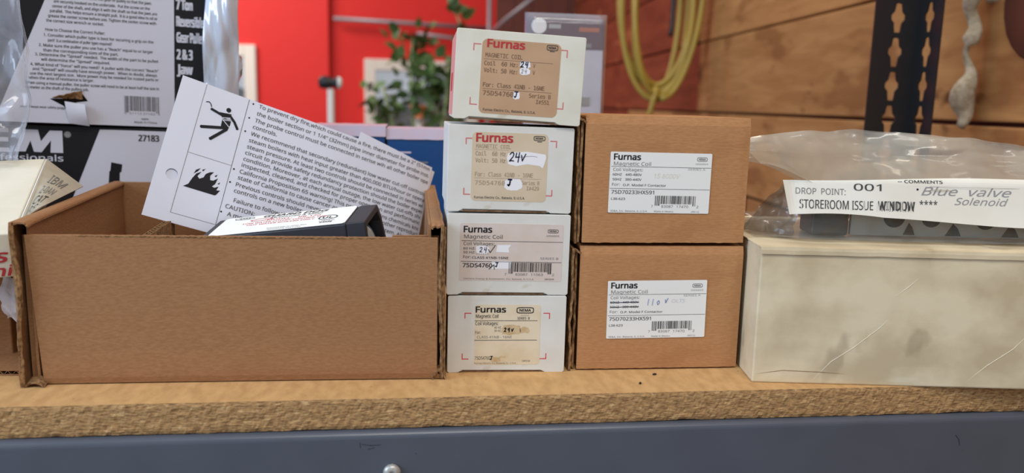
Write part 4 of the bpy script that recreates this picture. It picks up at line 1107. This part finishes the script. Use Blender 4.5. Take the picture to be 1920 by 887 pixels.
for st, y, w_ in (('7 Ton', 110.0, 13.5), ('Reversible', 95.0, 23.5), ('Gear Puller', 80.5, 23.5), ('2 & 3', 65.0, 13), ('Jaw', 51.5, 13)): pr.text(st, 7.6, y, 8.6, M_GREYP, w=w_, bold=.05)
pr.build('side_lettering', pu, PU, eps=0.0001)
# tear in the lower edge
q = MB(); q.prism([(-0.0985, 0.0232), (-0.088, 0.0236), (-0.080, 0.0300), (-0.0735, 0.0310), (-0.0680, 0.0225), (-0.077, 0.021), (-0.082, 0.012), (-0.088, 0.0175)], PU, 0.00005, 0.0003); q.build('tear', M_DARK, pu)
q = MB(); q.sheet(lambda a, b_: (-0.0835+0.0165*a-0.003*b_, -0.0008-0.0050*math.sin(b_*2.6)*(0.4+a*0.6), 0.002+0.0195*b_-0.002*a), 8, 10, 0.0005); q.build('torn_flap', M_GREYP, pu)
q = MB(); q.sheet(lambda a, b_: (-0.0970+0.0250*a, -0.0006-0.0040*math.sin(a*3)*b_, 0.0240+0.0075*a*b_+0.001*nz(a*6, 2)), 12, 5, 0.0006); q.build('torn_edge', M_CARDE, pu)
# crinkled shrink-wrapped pack beside them
q = MB()
def wf(u_, v_):
    x = -0.2020+0.0125*v_*1.35+0.038*u_*(1-0.25*v_); z = 0.0+0.30*v_
    y = 0.296+facets(x*70, z*22, 9)*0.010+0.003*nz(x*120, z*30)+0.012*(u_-.5)**2*4*0.3
    return (x, y, z)
q.sheet(wf, 40, 80, 0.012); tag(q.build('shrink_wrapped_pack', M_WRAP, smooth=True), 'shiny crinkled clear-wrapped pack standing beside the gear puller carton', 'package')

# ================================================================== BLUE CARTONS, BLISTER PACK
def blue(x0, x1, y0, h_, label, seed):
    t = tag(empty('blue_carton', ((x0+x1)/2, y0, 0)), label, 'box', 'blue cartons behind the tray')
    q = MB(); q.box(x0, x1, y0, y0+0.075, 0, h_-0.011); b_ = wbuild(q, 'carton_body', M_BLUE, t, bevel=0.001)
    q = MB(); q.sheet(lambda a, c: (x0-0.0008+(x1-x0+0.0016)*a, y0-0.0012+0.0772*c, h_-0.0008+0.0008*nz(a*9, c*4, seed)), 14, 6, 0.0008); wbuild(q, 'lid_top', M_LILAC, t)
    q = MB(); q.sheet(lambda a, c: (x0-0.0008+(x1-x0+0.0016)*a, y0-0.0012, h_-0.0115+0.0105*c+0.0006*nz(a*8, seed)), 14, 3, 0.0008); wbuild(q, 'lid_front', M_LILAC, t)
    for i, (w_, z) in enumerate(((0.3, 0.024), (0.62, 0.034), (0.5, 0.040), (0.4, 0.046))):
        q = MB(); xa = x0+0.008; q.box(xa, xa+(x1-x0-0.016)*w_, y0-0.0002, y0+0.0004, h_-z-0.0016, h_-z); wbuild(q, 'print_line', M_INKG if i else M_LILAC, t)
blue(-0.098, -0.0262, 0.35, 0.1572, 'left blue carton with lilac lid, mostly behind the warning sheet', 1)
blue(-0.0242, 0.046, 0.352, 0.1548, 'right blue carton with lilac lid, next to the white carton stack', 2)
bp = tag(empty('clamshell_pack', (0.165, 0.39, 0)), 'clear clamshell pack with brown header card behind the stacks', 'package')
q = MB(); q.box(0.1205, 0.2050, 0.3880, 0.3895, 0.0, 0.2700); wbuild(q, 'card', M_PACKW, bp)
q = MB(); q.box(0.1205, 0.2065, 0.3872, 0.3880, 0.2410, 0.2730); hd = wbuild(q, 'header', M_BROWNP, bp)
q = MB(); q.lathe([(0.0082, 0.0), (0.0082, -0.0006)], (0.1345, 0.3872, 0.2640), 'Y', 24); o = wbuild(q, 'round_logo', M_LABEL, bp)
for (x0, x1, z, mm) in ((0.145, 0.158, 0.264, M_INKL), (0.178, 0.200, 0.2615, M_ORANGE), (0.142, 0.162, 0.2500, M_ORANGE), (0.128, 0.192, 0.2450, M_INKG)):
    q = MB(); q.box(x0, x1, 0.3868, 0.3872, z-0.0022, z+0.0022); wbuild(q, 'print_line', mm, bp)
for x, z in ((0.186, 0.186), (0.182, 0.160), (0.180, 0.136), (0.165, 0.19), (0.158, 0.165)):
    q = MB(); q.box(x-0.005, x+0.006, 0.3868, 0.3880, z-0.0045, z+0.0045); wbuild(q, 'picture', mat('grey_green_picture', (146, 148, 140), 0.5), bp)
def shell(u_, v_):
    x = 0.1190+0.0890*u_; z = 0.0005+0.277*v_
    e = min(u_, 1-u_)*0.089; e2 = min(v_, 1-v_)*0.277
    d = min(1, e/0.008)*min(1, e2/0.010)
    return (x, 0.3870-0.020*d**0.6, z)
q = MB(); q.film(shell, 60, 80); wbuild(q, 'clamshell', M_CLAM, bp, smooth=True, fix=False)

# ================================================================== PLANK WALL THINGS
hs = tag(empty('hose_coil', (0.65, 1.62, 0.2)), 'yellow hose hanging in loops on the plank wall', 'hose')
path = []
for i in range(6*40+1):
    a = 2*math.pi*i/40; k = i/40
    rx = 0.080+0.012*math.sin(k*2.3); rz = 0.232+0.020*math.sin(k*1.7+1)
    path.append((0.648+0.014*math.sin(k*3.1)+rx*math.sin(a), 1.60+0.014*k-0.02+0.015*math.sin(a*2+k), 0.452-rz*math.cos(a)))
q = MB(); q.tube(path, 0.0080, 8); wbuild(q, 'hose', M_HOSE, hs, smooth=True)
q = MB(); q.tube([(0.640, 1.60, 0.235), (0.634, 1.60, 0.20), (0.625, 1.61, 0.15), (0.622, 1.63, 0.08), (0.640, 1.65, -0.05), (0.67, 1.67, -0.2)], 0.008, 8); wbuild(q, 'hose_end', M_HOSE, hs, smooth=True)
hk = tag(empty('hose_hook', (0.72, 1.62, 0.45)), 'black strap hook on the plank wall carrying the yellow hose', 'hook')
q = MB(); q.tube([(0.778, 1.63, 0.78), (0.74, 1.63, 0.70), (0.685, 1.62, 0.685), (0.672, 1.61, 0.64), (0.674, 1.60, 0.45), (0.670, 1.59, 0.385), (0.664, 1.58, 0.365)], 0.0065, 8); wbuild(q, 'strap', M_BLACKST, hk, smooth=True)
rp = tag(empty('rope_hank', (0.69, 0.48, 0.16)), 'frayed off-white rope with a knotted tail hanging on the plank wall', 'rope')
path = []; rad = []
for i in range(90):
    t_ = i/89; z = 0.70-0.535*t_
    tw = 0.004*math.sin(t_*60)
    x = 0.6985+0.003*math.sin(t_*9)+tw; y = 0.470+0.014*t_+0.004*math.cos(t_*60)-0.004*math.exp(-((z-0.2)/.03)**2)
    r_ = 0.0095+0.0022*math.sin(t_*40)+0.0014*nz(t_*90, 1)
    if z < 0.27: r_ = 0.0034+0.0115*math.exp(-((z-0.203)/.028)**2)+0.0008*nz(t_*200, 3)
    path.append((x, y, z)); rad.append(max(0.0015, r_))
q = MB(); q.tube(path, rad, 12); wbuild(q, 'rope', M_ROPE, rp, smooth=True)
path = [(0.722+0.006*math.sin(i*.7), 0.470+0.004*math.cos(i*.9), 0.62-0.0125*i) for i in range(25)]
q = MB(); q.tube(path, [0.011-0.0035*abs(math.sin(i*.8)) for i in range(25)], 10); wbuild(q, 'loose_end', M_ROPE, rp, smooth=True)

# ================================================================== FAR ROOM
q = MB(); q.tube([(-0.41, 3.985, 0.6053), (0.0, 4.03, 0.598), (0.44, 4.10, 0.590)], 0.012, 8)
tag(q.build('wall_conduit', M_GREYM, smooth=True), 'long thin grey conduit running along the far red wall', 'pipe', 'pipes at the far wall')
q = MB(); q.tube([(0.03, 4.03, 0.547), (0.22, 4.06, 0.530), (0.44, 4.09, 0.512)], 0.010, 8)
tag(q.build('wall_conduit', M_GREYM, smooth=True), 'short lower grey conduit on the far red wall', 'pipe', 'pipes at the far wall')
q = MB(); q.tube([(0.384, 3.6, 1.3), (0.386, 3.6, FLOOR)], 0.012, 8)
tag(q.build('standing_pipe', M_GREYM, smooth=True), 'upright grey pipe in front of the dark timber wall', 'pipe')
q = MB(); q.tube([(0.68, 3.2, 0.76), (0.4242, 3.2, 0.5567), (0.386, 3.58, 0.52)], 0.010, 8)
tag(q.build('slanting_pipe', M_GREYM, smooth=True), 'slanting grey pipe meeting the upright one', 'pipe')
lp = tag(empty('floor_lamp', (-0.2385, 2.0, FLOOR)), 'white floor lamp stand with small black spotlight before the red wall', 'lamp')
q = MB(); q.lathe([(0.13, FLOOR), (0.13, FLOOR+0.015), (0.02, FLOOR+0.025)], (-0.2385, 2.0, 0), 'Z', 28); wbuild(q, 'base', M_LAMPW, lp)
q = MB(); q.lathe([(0.0105, FLOOR+0.02), (0.0105, 0.212)], (-0.2385, 2.0, 0), 'Z', 16); wbuild(q, 'pole', M_LAMPW, lp, smooth=False)
q = MB(); q.lathe([(0.005, -0.036), (0.017, -0.032), (0.020, -0.012), (0.013, 0.004), (0.013, 0.012), (0.019, 0.018), (0.019, 0.021)], (-0.2385, 2.0, 0.2310), 'X', 22); wbuild(q, 'lamp_head', M_BLACKST, lp, smooth=True)
q = MB(); q.lathe([(0.0185, 0.021), (0.016, 0.030), (0.010, 0.034), (0.002, 0.035)], (-0.2385, 2.0, 0.2310), 'X', 22); wbuild(q, 'lamp_glass', M_LAMPW, lp, smooth=True)
# tall plant before window_2
pn = tag(empty('potted_plant', (0.04, 2.9, FLOOR)), 'tall leafy green plant standing before the far window', 'plant')
q = MB(); q.lathe([(0.10, FLOOR), (0.14, FLOOR+0.26), (0.145, FLOOR+0.27), (0.125, FLOOR+0.27), (0.12, FLOOR+0.24)], (0.04, 2.9, 0), 'Z', 24); wbuild(q, 'pot', M_LAMPW, pn)
stems = [[(0.04, 2.9, FLOOR+0.2), (0.03, 2.9, -0.3), (0.01, 2.9, 0.1), (0.0, 2.9, 0.30), (0.005, 2.9, 0.44)],
         [(0.05, 2.91, FLOOR+0.2), (-0.02, 2.92, -0.2), (-0.08, 2.92, 0.1), (-0.115, 2.92, 0.24)],
         [(0.05, 2.9, FLOOR+0.2), (0.08, 2.92, -0.2), (0.13, 2.92, 0.05), (0.10, 2.9, 0.20), (0.085, 2.9, 0.33)],
         [(0.06, 2.88, FLOOR+0.2), (0.13, 2.88, -0.1), (0.22, 2.88, 0.25), (0.215, 2.88, 0.45), (0.172, 2.88, 0.56)],
         [(0.05, 2.9, FLOOR+0.2), (0.12, 2.86, 0.0), (0.145, 2.86, 0.20), (0.15, 2.86, 0.36)]]
for p in stems:
    q = MB(); q.tube(p, [0.013-0.0024*i for i in range(len(p))], 7); wbuild(q, 'stem', M_STEM, pn, smooth=True)
lmsh = MB()
for i in range(5):
    pass
P = []
for i in range(7):
    t_ = i/6; wd = 0.42*math.sin(math.pi*(t_**0.75))+0.01
    for s_ in (-1, 0, 1): P.append((s_*wd*0.5, t_, 0.10*math.sin(t_*3)-0.10*abs(s_)*wd*-1))
lmsh.add(P, [(i*3+j, (i+1)*3+j, (i+1)*3+j+1, i*3+j+1) for i in range(6) for j in range(2)])
leaf0 = lmsh.build('leaf', M_LEAF, pn, smooth=True, fix=False)
lme = leaf0.data; bpy.data.objects.remove(leaf0)
rr = random.Random(5)
def leaf_at(p, size):
    o = bpy.data.objects.new('leaf', lme); COL.objects.link(o); o.parent = pn
    l = pn.location
    o.location = (p[0]-l[0], p[1]-l[1], p[2]-l[2])
    o.rotation_euler = (rr.uniform(-0.5, 1.4), rr.uniform(-1.2, 1.2), rr.uniform(0, 6.28)); o.scale = (size*1.5, size, size)
for p, n, zmin in ((stems[0], 84, 0.10), (stems[1], 40, 0.06), (stems[2], 60, 0.05), (stems[3], 14, 0.40), (stems[4], 50, 0.12)):
    for k in range(n):
        while True:
            i = rr.randrange(len(p)-1); t_ = rr.random()
            c = [p[i][j]*(1-t_)+p[i+1][j]*t_ for j in range(3)]
            if c[2] > zmin: break
        sp = 0.045 if p is not stems[3] else 0.012
        leaf_at((c[0]+rr.gauss(0, sp), c[1]+rr.gauss(0, 0.04), c[2]+rr.gauss(0, sp*0.5)), rr.uniform(0.045, 0.075))
fp = tag(empty('flower_pot', (0.04, 3.55, FLOOR)), 'orange clay pot on a slim white pedestal near the far window', 'pot')
q = MB(); q.lathe([(0.09, FLOOR), (0.03, FLOOR+0.03), (0.025, 0.095), (0.05, 0.10)], (0.04, 3.55, 0), 'Z', 20); wbuild(q, 'pedestal', M_LAMPW, fp)
q = MB(); q.lathe([(0.028, 0.10), (0.042, 0.150), (0.046, 0.150), (0.046, 0.163), (0.038, 0.163)], (0.04, 3.55, 0), 'Z', 20); wbuild(q, 'pot', M_POT, fp)
